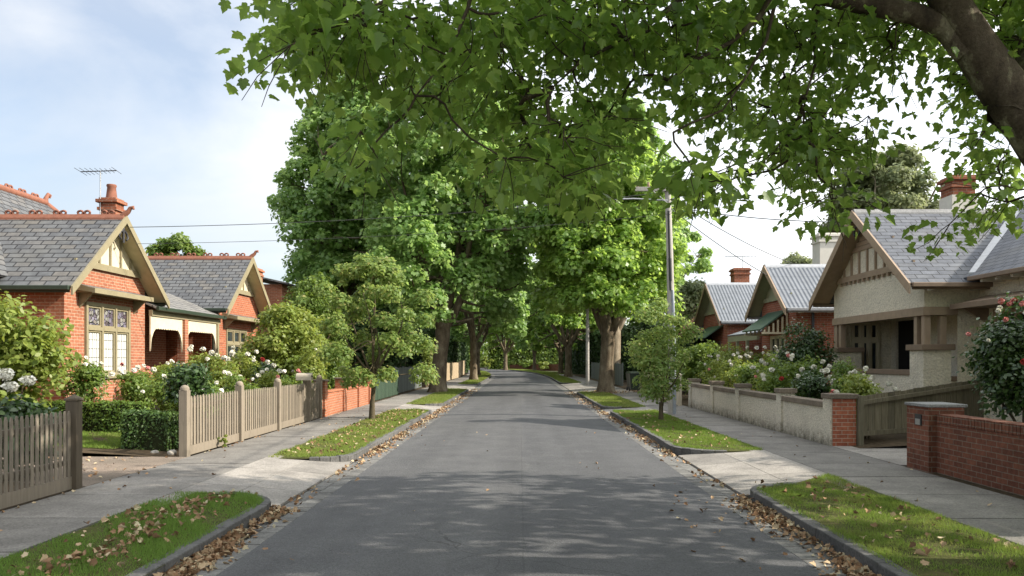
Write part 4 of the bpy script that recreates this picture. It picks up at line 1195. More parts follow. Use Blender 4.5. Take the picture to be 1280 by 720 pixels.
def house_right_near():
    h = thing('roughcast_house', 'grey roughcast house with slate roof, brown trim and corner porch, nearest on the right', 'house', (12.5, 20, 0))
    xf, y0, y1, ze, zr = 9.5, 18.8, 24.2, 3.72, 5.62
    zl_ = 2.95
    mb = MB()
    wall_panel(mb, (xf, y0, zl_), (0, 1, 0), (-1, 0, 0), y1 - y0, ze - zl_)
    gable_tri(mb, xf, y0, y1, ze, zr, -1)
    wall_panel(mb, (xf, y0, zl_), (1, 0, 0), (0, -1, 0), 1.3, ze - zl_)
    wall_panel(mb, (10.28, y0 + .001, 0), (1, 0, 0), (0, -1, 0), .52, zl_)
    wall_panel(mb, (xf, y1, 0), (1, 0, 0), (0, 1, 0), 6, ze)
    wall_panel(mb, (10.8, 8, 0), (0, 1, 0), (-1, 0, 0), 10.8, ze, [(8.55, 10.2, 1.15, 2.85)])
    wall_panel(mb, (10.8, 8, 0), (1, 0, 0), (0, -1, 0), 9, ze)
    # porch back wall
    wall_panel(mb, (11.2, y0, 0), (0, 1, 0), (-1, 0, 0), y1 - y0, zl_ + .2, [(3.75, 5.05, .5, 2.85)])
    wall_panel(mb, (xf + .3, y1 - .03, 0), (1, 0, 0), (0, -1, 0), 1.4, zl_ + .2, [(.2, 1.05, 1.15, 2.85)], .1)
    mb.build('wall', M['rough_shade'], h)
    mb = MB()
    mb.box(xf + .01, 11.19, y0 + .02, y1 - .02, zl_ + .05, zl_ + .12); mb.build('porch_ceiling', M['trim_r2'], h)
    mb = MB(); mb.box(xf + .05, 11.19, y0 + .05, y1 - .05, -.1, .5); mb.build('porch_floor', M['cap'], h)
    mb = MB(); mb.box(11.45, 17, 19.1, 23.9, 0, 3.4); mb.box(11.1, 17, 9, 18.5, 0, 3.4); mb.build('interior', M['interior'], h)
    # lintel
    mb = MB(); mb.box(xf - .05, xf + .14, y0 - .06, y1 + .02, zl_ - .2, zl_ - .002); mb.box(xf + .141, 10.27, y0 - .05, y0 + .12, zl_ - .19, zl_ - .003); mb.build('lintel', M['trim_r2'], h)
    # half walls and piers
    for a, b in ((y0 + .62, y1 - .55),):
        mb = MB(); mb.box(xf + .02, xf + .24, a, b, -.1, 1.33); w = mb.build('half_wall', M['rough_shade'], h)
        mb = MB(); mb.box(xf - .02, xf + .28, a, b, 1.332, 1.46); mb.build('coping', M['trim_r'], w, .01)
    mb = MB(); mb.box(xf + .62, 10.279, y0 + .03, y0 + .2, -.1, 1.2); w = mb.build('half_wall', M['rough_shade'], h)
    mb = MB(); mb.box(xf + .63, 10.279, y0 - .0, y0 + .24, 1.202, 1.32); mb.build('coping', M['trim_r'], w, .01)
    for ya, yb in ((y0 - .06, y0 + .6), (y1 - .54, y1 + .04)):
        mb = MB(); mb.box(xf - .05, xf + .6, ya, yb, -.1, 1.93); p = mb.build('pier', M['rough_shade'], h)
        mb = MB(); mb.box(xf - .12, xf + .67, ya - .07, yb + .07, 1.932, 2.07); mb.build('pier_cap', M['trim_r'], p, .012)
    for x, y in ((xf + .08, y0 + .08), (xf + .08, y0 + .44), (xf + .46, y0 + .08), (xf + .08, y1 - .12), (xf + .08, y1 - .42)):
        mb = MB(); mb.box(x - .075, x + .075, y - .075, y + .075, 2.071, zl_ - .201); mb.build('post', M['trim_r2'], h, .006)
    window(h, (xf + .3, y1 - .03, 0), (1, 0, 0), (0, -1, 0), .2, 1.05, 1.15, 2.85, 3, M['cream'], M['glass'], 2.3, M['glass'], inset=.04, fw=.06)
    mb = MB(); mb.box(11.28, 11.33, y0 + 3.75, y0 + 5.05, .5, 2.85); mb.build('door', M['interior'], h)
    window(h, (10.8, 8, 0), (0, 1, 0), (-1, 0, 0), 8.55, 10.2, 1.15, 2.85, 2, M['trim_r2'], M['glass'], None, None, inset=.05, fw=.1)
    hood(h, 10.8, 16.0, 18.6, 3.15, .75, .2, -1, M['trim_r'], M['trim_r2'])
    # main roof first so that the wing dies into it
    ex, ez = 10.3, 3.55; xr, ztop = 15.4, 7.0
    mb = MB()
    mb.slab((ex, 7, ez), (ex, 22.4, ez), (xr, 22.4, ztop), (xr, 10, ztop), .06)
    mb.slab((20.5, 7, ez), (20.5, 22.4, ez), (xr, 22.4, ztop), (xr, 10, ztop), .06)
    r2 = mb.build('roof', M['slate_r'], h)
    mb = MB(); mb.tube([(xr, 10, ztop + .06), (xr, 22.4, ztop + .06)], .1, 8); mb.tube([(ex, 7, ez + .08), (xr, 10, ztop + .06)], .09, 8); mb.build('ridge_capping', M['capgrey'], r2)
    mb = MB(); mb.box(ex - .11, ex - .002, 7, 18.25, ez - .05, ez + .05); mb.build('gutter', M['trim_r'], r2, .015)
    y = 13.5
    while y < 18.2:
        mb = MB(); mb.box(ex + .02, 10.79, y - .04, y + .04, ez - .10, ez - .0); mb.build('rafter_tail', M['white_paint'], r2); y += .55
    gable_roof(h, xf, 14.2, y0, y1, ze, zr, M['slate_r'], -1, .42, .55, M['trim_r2'], M['trim_r'], M['trim_r2'], M['capgrey'], rafters=M['white_paint'], bh=.25)
    tan = (zr - ze) / 2.7
    # valley flashing
    A = Vector((10.42, y0 - .42, ez + .12)); B = Vector((13.25, 21.35, zr + .02))
    mb = MB(); d = (B - A); sd = Vector((d.y, -d.x, 0)).normalized() * .10
    up = Vector((0, 0, .05))
    mb.hexa([A - sd, A + sd, B + sd, B - sd, A - sd + up, A + sd + up, B + sd + up, B - sd + up]); mb.build('valley_flashing', M['metal'], h)
    gable_panel(h, xf, y0, y1, ze, zr, 4.0, -1, M['rough_shade'], M['trim_r2'], 8, zt=4.72, dentil=True)
    mb = MB()
    for k in (-1, 1): mb.tube([(xf - .45, 21.5, 5.3), (xf - .45, 21.5 + k * .14, 5.22), (xf - .45, 21.5 + k * .2, 5.1), (xf - .45, 21.5 + k * .1, 5.05)], .028, 6)
    mb.build('gable_ornament', M['dkmetal'], h)
    c = chimney(h, 12.15, 22.2, 4.5, 6.75, .62, M['chim'], None, M['chim'])
    mb = MB(); mb.box(11.81, 12.49, 21.86, 22.54, 5.3, 6.22); mb.build('chimney_base', M['white_paint'], c)

def house_right_second():
    h = thing('brick_house', 'red brick house with corrugated roof and green window awning behind the rose bed', 'house', (12.5, 29.5, 0))
    xf, y0, y1, ze, zr = 9.5, 27.5, 31.4, 3.7, 5.1
    mb = MB(); op = (1.1, 2.75, .8, 2.6)
    wall_panel(mb, (xf, y0, 0), (0, 1, 0), (-1, 0, 0), y1 - y0, ze, [op]); gable_tri(mb, xf, y0, y1, ze, zr, -1)
    wall_panel(mb, (xf, y0, 0), (1, 0, 0), (0, -1, 0), 8, ze); wall_panel(mb, (xf, y1, 0), (1, 0, 0), (0, 1, 0), 8, ze)
    wall_panel(mb, (11.6, y1, 0), (0, 1, 0), (-1, 0, 0), 4.6, 3.4, [(1.2, 2.1, .3, 2.4), (2.7, 3.9, 1, 2.4)])
    mb.build('wall', M['brick_r'], h)
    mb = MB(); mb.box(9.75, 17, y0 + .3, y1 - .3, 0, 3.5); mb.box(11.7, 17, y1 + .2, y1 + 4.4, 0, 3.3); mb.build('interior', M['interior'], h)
    window(h, (xf, y0, 0), (0, 1, 0), (-1, 0, 0), *op, 3, M['cream'], M['glass'], None, None, inset=.05)
    gable_roof(h, xf, 17, y0, y1, ze, zr, M['corr'], -1, .4, .5, M['trim_r2'], M['metal'], M['olive'], M['metal'], rafters=M['white_paint'])
    gable_panel(h, xf, y0, y1, ze, zr, 3.95, -1, M['olive'], M['olive'], 0)
    # skillion awning with slatted ends
    a, b = y0 + .75, y0 + 3.05
    mb = MB(); mb.slab((xf - .02, a, 3.45), (xf - 1.0, a, 2.75), (xf - 1.0, b, 2.75), (xf - .02, b, 3.45), .05); aw = mb.build('awning', M['green_awning'], h)
    for y in (a + .02, b - .06):
        mb = MB(); mb.box(xf - .95, xf - .01, y, y + .04, 2.62, 2.69)
        for k in range(6):
            x = xf - .06 - k * .16; mb.box(x - .03, x + .03, y + .001, y + .039, 2.691, 3.45 - (xf - x) * .714 - .06)
        mb.build('awning_side', M['cream'], aw)
    mb = MB(); mb.tube([(xf + .55, y0 - .06, 0), (xf + .55, y0 - .06, 3.4)], .05, 8); mb.build('downpipe', M['dkmetal'], h)
    chimney(h, 11.65, 30.4, 4.3, 6.45, .8, M['white_paint'], None, M['white_paint'])
    # verandah
    mb = MB(); mb.slab((9.3, y1 + .02, 2.75), (9.3, y1 + 4.5, 2.75), (11.6, y1 + 4.5, 3.5), (11.6, y1 + .02, 3.5), .05); mb.build('verandah_roof', M['corr2'], h)
    mb = MB(); mb.box(9.32, 9.42, y1 + .05, y1 + 4.5, 2.5, 2.74); mb.build('verandah_beam', M['olive'], h)
    for y in (y1 + 1.6, y1 + 3.1, y1 + 4.4):
        mb = MB(); mb.box(9.32, 9.44, y - .06, y + .06, 0, 2.499); mb.build('verandah_post', M['olive'], h)

def house_right_third():
    h = thing('brick_house', 'smaller gabled brick house with pale iron roof beyond the green awning house', 'house', (12.5, 39, 0))
    xf, y0, y1, ze, zr = 9.5, 36.6, 41.4, 3.7, 5.35
    mb = MB(); op = (1.2, 3.2, .9, 2.6)
    wall_panel(mb, (xf, y0, 0), (0, 1, 0), (-1, 0, 0), y1 - y0, ze, [op]); gable_tri(mb, xf, y0, y1, ze, zr, -1)
    wall_panel(mb, (xf, y0, 0), (1, 0, 0), (0, -1, 0), 8, ze); wall_panel(mb, (xf, y1, 0), (1, 0, 0), (0, 1, 0), 8, ze)
    mb.build('wall', M['brick_r'], h)
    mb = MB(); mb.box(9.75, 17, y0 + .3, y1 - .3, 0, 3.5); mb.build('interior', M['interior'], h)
    window(h, (xf, y0, 0), (0, 1, 0), (-1, 0, 0), *op, 3, M['trim_r'], M['glass'], None, None, inset=.05)
    gable_roof(h, xf, 17, y0, y1, ze, zr, M['corr'], -1, .4, .45, M['trim_r'], M['metal'], M['olive'], M['metal'], rafters=M['white_paint'])
    gable_panel(h, xf, y0, y1, ze, zr, 4.0, -1, M['olive'], M['olive'], 0)
    mb = MB(); mb.slab((xf - .02, y0 + .7, 3.3), (xf - .9, y0 + .7, 2.7), (xf - .9, y0 + 3.7, 2.7), (xf - .02, y0 + 3.7, 3.3), .05); mb.build('awning', M['green_awning'], h)
    chimney(h, 11.0, 40.0, 4.6, 6.25, .75, M['chim'], None, M['chim'])
    antenna('television antenna on the far gabled house, beside its brick chimney', 11.35, 40.8, 5.0, 7.0, 1, 1.6)

def house_right_far():
    h = thing('tiled_house', 'house with terracotta tiled hip roof beside the utility pole', 'house', (13, 53, 0))
    mb = MB(); wall_panel(mb, (11.3, 48, 0), (0, 1, 0), (-1, 0, 0), 10, 3.4); wall_panel(mb, (11.3, 48, 0), (1, 0, 0), (0, -1, 0), 8, 3.4); mb.build('wall', M['brick_r'], h)
    A = [(10.8, 47.4, 3.3), (20, 47.4, 3.3), (20, 58.5, 3.3), (10.8, 58.5, 3.3)]
    r1, r2 = (14.2, 50.8, 6.4), (14.2, 55, 6.4)
    mb = MB(); mb.face([A[0], r1, r2, A[3]][::-1]); mb.face([A[0], A[1], (16, 50.8, 6.4), r1]); mb.face([A[1], A[2], (16, 55, 6.4), (16, 50.8, 6.4)]); mb.face([A[2], A[3], r2, (16, 55, 6.4)]); mb.face([r1, (16, 50.8, 6.4), (16, 55, 6.4), r2])
    mb.build('roof', M['terracotta_tile'], h)
    mb = MB(); mb.tube([A[0], r1], .11, 7); mb.tube([r1, r2], .11, 7); mb.build('ridge_capping', M['terra'], h)
    h = thing('tiled_house', 'terracotta roof peeping above the two corrugated roofs', 'house', (17, 42, 0))
    mb = MB(); wall_panel(mb, (15, 43, 0), (0, 1, 0), (-1, 0, 0), 8, 4.6); wall_panel(mb, (15, 43, 0), (1, 0, 0), (0, -1, 0), 8, 4.6); mb.build('wall', M['brick_r'], h)
    mb = MB(); mb.slab((14.2, 42.5, 4.6), (22, 42.5, 4.6), (19, 46.5, 6.9), (16.2, 46.5, 6.9), .08); mb.slab((14.2, 42.5, 4.6), (14.2, 51.5, 4.6), (16.2, 48, 6.9), (16.2, 46.5, 6.9), .08); mb.build('roof', M['terracotta_tile'], h)

# ------------------------------------------------------------------ pole and wires
def build_pole():
    p = thing('utility_pole', 'tall weathered utility pole with crossarm standing behind the right sapling', 'utility pole', (4.8, 25.3, 0))
    mb = MB(); mb.tube([(4.82, 25.3, -.2), (4.8, 25.3, 2), (4.74, 25.3, 5), (4.66, 25.3, 7.35)], [.125, .12, .105, .09], 14); mb.build('pole_shaft', M['pole'], p)
    mb = MB(); mb.tube([(4.86, 25.16, 0), (4.855, 25.17, 2.4), (4.80, 25.19, 3.9)], [.055, .05, .045], 8); mb.build('cable_guard', M['steel'], p)
    mb = MB(); mb.tube([(4.74, 25.19, 3.9), (4.68, 25.2, 6.4)], .035, 8); mb.tube([(4.74, 25.18, 4.2), (4.72, 25.18, 4.9)], [.05, .05], 8); mb.build('cable', M['wire'], p)
    mb = MB(); mb.box(3.62, 4.92, 25.17, 25.27, 7.02, 7.15); arm = mb.build('crossarm', M['pole'], p, .01)
    for x in (3.72, 4.05, 4.42, 4.86):
        m = MB(); m.tube([(x, 25.22, 7.151), (x, 25.22, 7.2), (x, 25.22, 7.24), (x, 25.22, 7.3)], [.025, .05, .035, .04], 8); m.build('insulator', M['ceramic'], arm)
    for x in (4.2, 4.98):
        m = MB(); m.tube([(x, 25.16, 7.0), (4.7, 25.19, 6.6)], .014, 5); m.build('brace', M['metal'], arm)
    mb = MB(); mb.tube([(4.66, 25.2, 6.72), (3.6, 25.2, 6.78), (2.4, 25.2, 6.74)], [.03, .026, .022], 8); la = mb.build('lamp_arm', M['metal'], p)
    mb = MB(); mb.hexa([(1.8, 25.1, 6.66), (2.42, 25.13, 6.69), (2.42, 25.27, 6.69), (1.8, 25.3, 6.66), (1.86, 25.12, 6.75), (2.42, 25.15, 6.77), (2.42, 25.25, 6.77), (1.86, 25.28, 6.75)]); mb.build('street_lamp', M['lamp'], la, .015)
    q = thing('lamp_post', 'slim pale concrete post in front of the far right plane tree', 'lamp post', (4.6, 54.5, 0))
    mb = MB(); mb.tube([(4.6, 54.5, -.1), (4.6, 54.5, 3.5), (4.6, 54.5, 7.5)], [.13, .115, .085], 10); mb.build('post_shaft', M['conc_pole'], q)
    mb = MB(); mb.tube([(4.6, 54.5, 7.5), (4.3, 54.5, 7.8), (3.4, 54.5, 7.95)], .035, 7); mb.build('lamp_arm', M['metal'], q)
    mb = MB(); mb.box(2.9, 3.45, 54.42, 54.58, 7.88, 7.99); mb.build('lamp_head', M['lamp'], q, .01)
    def wire(label, a, b, sag, r=.011):
        a, b = Vector(a), Vector(b); n = 18
        pts = [a.lerp(b, t / n) - Vector((0, 0, sag * 4 * (t / n) * (1 - t / n))) for t in range(n + 1)]
        mb = MB(); mb.tube(pts, r, 5)
        tag(mb.build('power_line', M['wire']), label, 'power line', 'overhead power lines')
    wire('upper service wire to the ridge of the nearest left house', (4.6, 25.2, 7.0), (-10.05, 20.6, 5.12), .22, .009)
    wire('lower thinner service wire to the gable of the nearest left house', (4.66, 25.2, 6.3), (-10.08, 21.0, 4.75), .18, .006)
    wire('steep service wire to the gable of the corrugated roof house', (4.75, 25.3, 6.5), (9.0, 29.0, 4.75), .1, .014)
    wire('service wire reaching the ridge of the corrugated roof house', (4.8, 25.3, 6.8), (10.0, 29.4, 5.25), .15, .014)
    wire('service wire to the apex of the roughcast house gable', (4.8, 25.3, 6.55), (8.98, 21.5, 5.4), .12, .014)
    wire('long power line running overhead from the crossarm towards the street lens', (4.86, 25.2, 7.2), (5.6, -12, 6.9), .85, .012) if False else wire('long power line running overhead along the right footpath', (4.9, 25.2, 7.1), (5.9, -12, 7.0), .55, .016)
# ------------------------------------------------------------------ vegetation
SUN_AZ, SUN_EL = R(98), R(33)      # azimuth clockwise from +y

def unit(rg, n):
    v = rg.normal(0, 1, (n, 3)); return v / np.linalg.norm(v, axis=1)[:, None]

def curve(a, b, rg, n=6, sag=0, wob=.06, lift=0):
    a, b = np.array(a, float), np.array(b, float); L = np.linalg.norm(b - a)
    pts = []
    w = rg.normal(0, wob * L, (2, 3))
    for i in range(n + 1):
        t = i / n
        p = a + (b - a) * t
        p = p + w[0] * math.sin(PI * t) + w[1] * math.sin(2 * PI * t) * .5
        p[2] += lift * L * math.sin(PI * t) - sag * L * t * t
        pts.append(p)
    return pts

def leaf_cloud(rg, centers, radii, n_total, flat=.9, shell=.45, up=.5, out=.8):
    """leaves spread through clumps, denser towards each clump's outside and top"""
    w = radii ** 2; cnt = np.maximum(1, (n_total * w / w.sum()).astype(int))
    Ps, Ns = [], []
    for c, r, k in zip(centers, radii, cnt):
        d = unit(rg, k)
        d[:, 2] = np.where(d[:, 2] < -.62, -d[:, 2] * .6, d[:, 2])
        rr = r * (shell + (1 - shell) * rg.random(k) ** .6) * rg.uniform(.8, 1.15, k)
        p = c + d * rr[:, None] * np.array([1, 1, flat])
        nn = d * out + np.array([0, 0, up]) + rg.normal(0, .45, (k, 3))
        Ps.append(p); Ns.append(nn)
    return np.concatenate(Ps), np.concatenate(Ns)

def crown_clumps(rg, zb, H, Rr, N, rmin, rmax, cxy=(0, 0), low=.35, skirt=0.0, topk=.5, lobk=1.0):
    cs, rs = [], []
    tries = 0
    while len(cs) < N and tries < N * 60:
        tries += 1
        h = rg.random() ** .9
        prof = (max(1e-3, (h + .10) / 1.10) ** .42) * (max(0, 1 - h) ** topk) * 1.35
        prof = min(prof, 1.0)
        t = rg.random() ** .42
        a = rg.uniform(0, 2 * PI)
        lob = 1 + lobk * (.16 * math.sin(3 * a + 5 * h) + .10 * math.sin(5 * a - 7 * h + 1))
        r = Rr * prof * t * lob * .88
        p = np.array([cxy[0] * h + r * math.cos(a), cxy[1] * h + r * math.sin(a), zb + (H - zb) * h * .95 - skirt * (r / Rr) ** 2])
        rad = rg.uniform(rmin, rmax) * (1.0 - .25 * h)
        if Rr > 3 and h < .20 and r < .42 * Rr: continue
        if any(np.linalg.norm(p - q) < .5 * (rad + s) * .8 for q, s in zip(cs, rs)): continue
        cs.append(p); rs.append(rad)
    return np.array(cs), np.array(rs)

def grow_trunk(mb, rg, loc, H, Rr, tr, zf, zb, cs, nlimb=5, twigs=.5, thin=.5, lean=(0, 0), seg=10):
    loc = np.array(loc, float)
    f = np.array([lean[0], lean[1], zf])
    pts = [np.array([0, 0, -.15]), np.array([0, 0, .12]), np.array([lean[0] * .1, lean[1] * .1, .5]), np.array([lean[0] * .45, lean[1] * .4, zf * .5]), f * np.array([1, 1, .85]), f]
    mb.tube([p + loc for p in pts], [tr * 1.75, tr * 1.38, tr * 1.12, tr * .98, tr * 1.02, tr * 1.0], 16, False)
    nodes = []
    a0 = rg.uniform(0, 6.28)
    for k in range(nlimb):
        a = a0 + 2 * PI * k / nlimb + rg.normal(0, .25)
        rad = Rr * rg.uniform(.40, .62); top = zb + (H - zb) * rg.uniform(.38, .72)
        e = np.array([f[0] + rad * math.cos(a), f[1] + rad * math.sin(a), top])
        s = f + np.array([math.cos(a) * tr * .35, math.sin(a) * tr * .35, -tr * .5])
        P = curve(s, e, rg, 8, 0, .05, -.06)
        rr = [tr * .66 * (1 - .8 * i / 8) for i in range(9)]
        mb.tube([p + loc for p in P], rr, 9, False)
        for i in range(2, 9): nodes.append((P[i], rr[i]))
    # leader
    e = np.array([f[0] * 1.2, f[1] * 1.2, zb + (H - zb) * .82]); P = curve(f - np.array([0, 0, tr * .4]), e, rg, 8, 0, .03)
    rr = [tr * .6 * (1 - .85 * i / 8) for i in range(9)]
    mb.tube([p + loc for p in P], rr, 9, False)
    for i in range(1, 9): nodes.append((P[i], rr[i]))
    NP = np.array([n[0] for n in nodes])
    for c in cs:
        if rg.random() > twigs: continue
        d = np.linalg.norm(NP - c, axis=1) + np.where(NP[:, 2] > c[2] + .5, 2.0, 0)
        i = int(np.argmin(d)); r0 = min(nodes[i][1] * .7, .11) * thin * 2
        P = curve(NP[i], c, rg, 5, 0, .06, -.05)
        mb.tube([p + loc for p in P], [r0 * (1 - .75 * t / 5) for t in range(6)], 5, False)

def plane_tree(label, loc, seed, H, Rr, tr, zf, zb, N, nleaf, ls, leafm, group='plane trees along the street', rmin=.55, rmax=1.15, barkm='plane_bark', nlimb=5, twigs=.6, lean=(0, 0), skirt=.6, cxy=(0, 0), name='plane_tree', tmpl=RAGGED, topk=.5, lobk=1.0):
    rg = np.random.default_rng(seed)
    t = thing(name, label, 'tree', loc, group)
    cs, rs = crown_clumps(rg, zb, H, Rr, N, rmin, rmax, cxy, skirt=skirt, topk=topk, lobk=lobk)
    mb = MB(); grow_trunk(mb, rg, loc, H, Rr, tr, zf, zb, cs, nlimb, twigs, .5, lean)
    mb.build('trunk', M[barkm], t)
    P, Nn = leaf_cloud(rg, cs, rs, nleaf)
    T = rg.normal(0, 1, (len(P), 3)); T[:, 2] -= .5
    me = leaf_mesh('crown', P, Nn, T, ls * rg.uniform(.6, 1.2, len(P)), tmpl, M[leafm], .15, .12)
    obj_of(me, 'crown', t)
    return t

def build_trees():
    g = 'plane trees along the street'
    plane_tree('big plane tree with the thick trunk on the left grass strip past the sapling', (-4.35, 42.4, 0), 3, 18.2, 6.2, .385, 3.6, 4.3, 360, 58000, .235, 'plane_a', g, lean=(.25, 0), skirt=1.7, topk=.42, lobk=1.3, cxy=(1.2, 0))
    plane_tree('tall broad crowned tree behind the second left house, left of the thick trunked plane', (-9.9, 47, 0), 8, 18.8, 5.2, .45, 4, 3.2, 340, 56000, .24, 'plane_a', 'garden trees', name='broadleaf_tree', skirt=.4, topk=.46, lobk=1.6)
    plane_tree('forked plane tree with sunlit limbs on the right grass strip behind the utility pole', (4.5, 42, 0), 12, 14.6, 5.3, .36, 3.2, 4.5, 300, 56000, .215, 'plane_b', g, lean=(.12, 0), skirt=1.9, nlimb=4)
    plane_tree('taller pale limbed plane tree rising behind the forked right hand one', (6.6, 56, 0), 15, 20.5, 6.4, .45, 4, 5.4, 300, 50000, .27, 'plane_a', g, barkm='pale_bark', skirt=.3, nlimb=6, twigs=.8)
    a = plane_tree('slim trunked plane tree on the left strip, first beyond the thick trunked one', (-3.95, 68, 0), 21, 21.0, 7.4, .29, 3.4, 4.0, 230, 36000, .34, 'plane_a', g, skirt=1.7, nlimb=5)
    b = plane_tree('plane tree with a low wide fork on the right verge beyond the pale post', (4.9, 81, 0), 22, 19.5, 7.2, .34, 3.2, 4.0, 230, 36000, .34, 'plane_b', g, skirt=1.7, nlimb=5)
    far = [
        (a, (-4.7, 89, 0), 1.9, 0.88, 'second slim plane trunk on the left strip, close behind the first slim one'),
        (b, (5.1, 100, 0), 2.6, 0.88, 'pale straight plane trunk just behind the low forked tree on the right verge'),
        (a, (2.3, 128, 0), 4.0, 0.84, 'slender far plane tree with upswept limbs standing against the dark hedge'),
        (b, (-2.6, 143, 0), .8, 0.97, 'leaning far plane tree at the inside of the street bend'),
        (a, (-10.5, 118, 0), 3.0, 0.97, 'far plane tree on the left where the street starts to bend'),
        (b, (-15, 150, 0), 5.0, 1.09, 'far plane tree left of the bend, behind the pale shrubs'),
        (a, (9, 122, 0), 5.6, 1.01, 'plane tree behind the dark hedge on the right of the far bend'),
        (b, (-1, 178, 0), 1.3, 1.22, 'farthest plane tree closing the view above the bend'),
        (a, (10.5, 172, 0), 2.2, 1.18, 'tall far plane tree above the right end of the low far wall'),
        (b, (-19, 96, 0), 2.9, 1.05, 'tall plane tree in the gardens beyond the tan fence'),
        (a, (15, 84, 0), .3, 0.92, 'plane tree in the gardens behind the far right hedge'),
        (b, (-12, 64, 0), .3, 0.88, 'plane tree in the gardens left of the first slim trunk'),
    ]
    for src, loc, rz, sc, lab in far: dup(src, loc, rz, (sc, sc, sc), lab, g)
    rg = np.random.default_rng(500); k = 260
    cs = np.stack([rg.uniform(-110, 90, k), rg.uniform(190, 225, k), rg.uniform(0, 11, k)], 1)
    P, Nn = leaf_cloud(rg, cs, rg.uniform(2.5, 4.5, k), 45000)
    tag(obj_of(leaf_mesh('distant_trees', P, Nn, rg.normal(0, 1, (len(P), 3)), .9 * rg.uniform(.6, 1.2, len(P)), OVAL, M['shrub_m'], .1, .1), 'distant_trees'), 'far belt of trees closing the street beyond the bend', 'trees', None, 'stuff')
    # saplings on the grass strips
    def sapling(label, loc, seed, H, Rr, tr, zb, n, ls, N):
        return plane_tree(label, loc, seed, H, Rr, tr, zb + .2, zb, N, n, ls, 'sapling', 'street saplings', .2, .5, 'stem', 6, 1.0, (.05, 0), .1, name='sapling', tmpl=OVAL, topk=.42, lobk=2.2)
    sapling('olive leaved young street tree on the left strip before the low brick wall', (-4.2, 22.7, 0), 31, 4.65, 2.0, .065, 1.0, 14000, .12, 64)
    sapling('smaller young street tree on the right strip in front of the utility pole', (4.0, 22.7, 0), 32, 3.4, 1.15, .05, .6, 7000, .10, 44)
    # eucalypts behind the right houses
    plane_tree('large grey green gum tree behind the roughcast house roof', (27.5, 60, 0), 41, 17.4, 6.0, .4, 7, 9.8, 60, 30000, .34, 'gum', 'gum trees', .9, 1.7, 'pale_bark', 6, 1, name='gum_tree', tmpl=LANCE if False else OVAL, skirt=.2)
    plane_tree('small distant gum tree over the iron roofs', (24.3, 70, 0), 42, 10.9, 2.4, .25, 5, 7, 20, 6000, .32, 'gum', 'gum trees', .7, 1.2, 'pale_bark', 5, 1, name='gum_tree', tmpl=OVAL, skirt=.1)
    plane_tree('round light green treetop over the second left house ridge', (-24, 56, 0), 43, 10.2, 3.6, .3, 4, 5, 40, 9000, .32, 'shrub_m', 'garden trees', name='broadleaf_tree', tmpl=OVAL, skirt=.2)
    plane_tree('pale green garden tree beside the terracotta hip roof', (13.5, 62, 0), 44, 7.8, 3.0, .25, 2, 2.5, 40, 8000, .32, 'gum', 'garden trees', name='broadleaf_tree', tmpl=OVAL, skirt=.2)
    plane_tree('sunlit garden tree behind the far left paling fence', (-9.3, 36.5, 0), 45, 5.6, 1.9, .14, 1.5, 1.2, 60, 13000, .16, 'shrub_m', 'garden trees', .4, .8, 'stem', name='broadleaf_tree', tmpl=OVAL, skirt=.2)

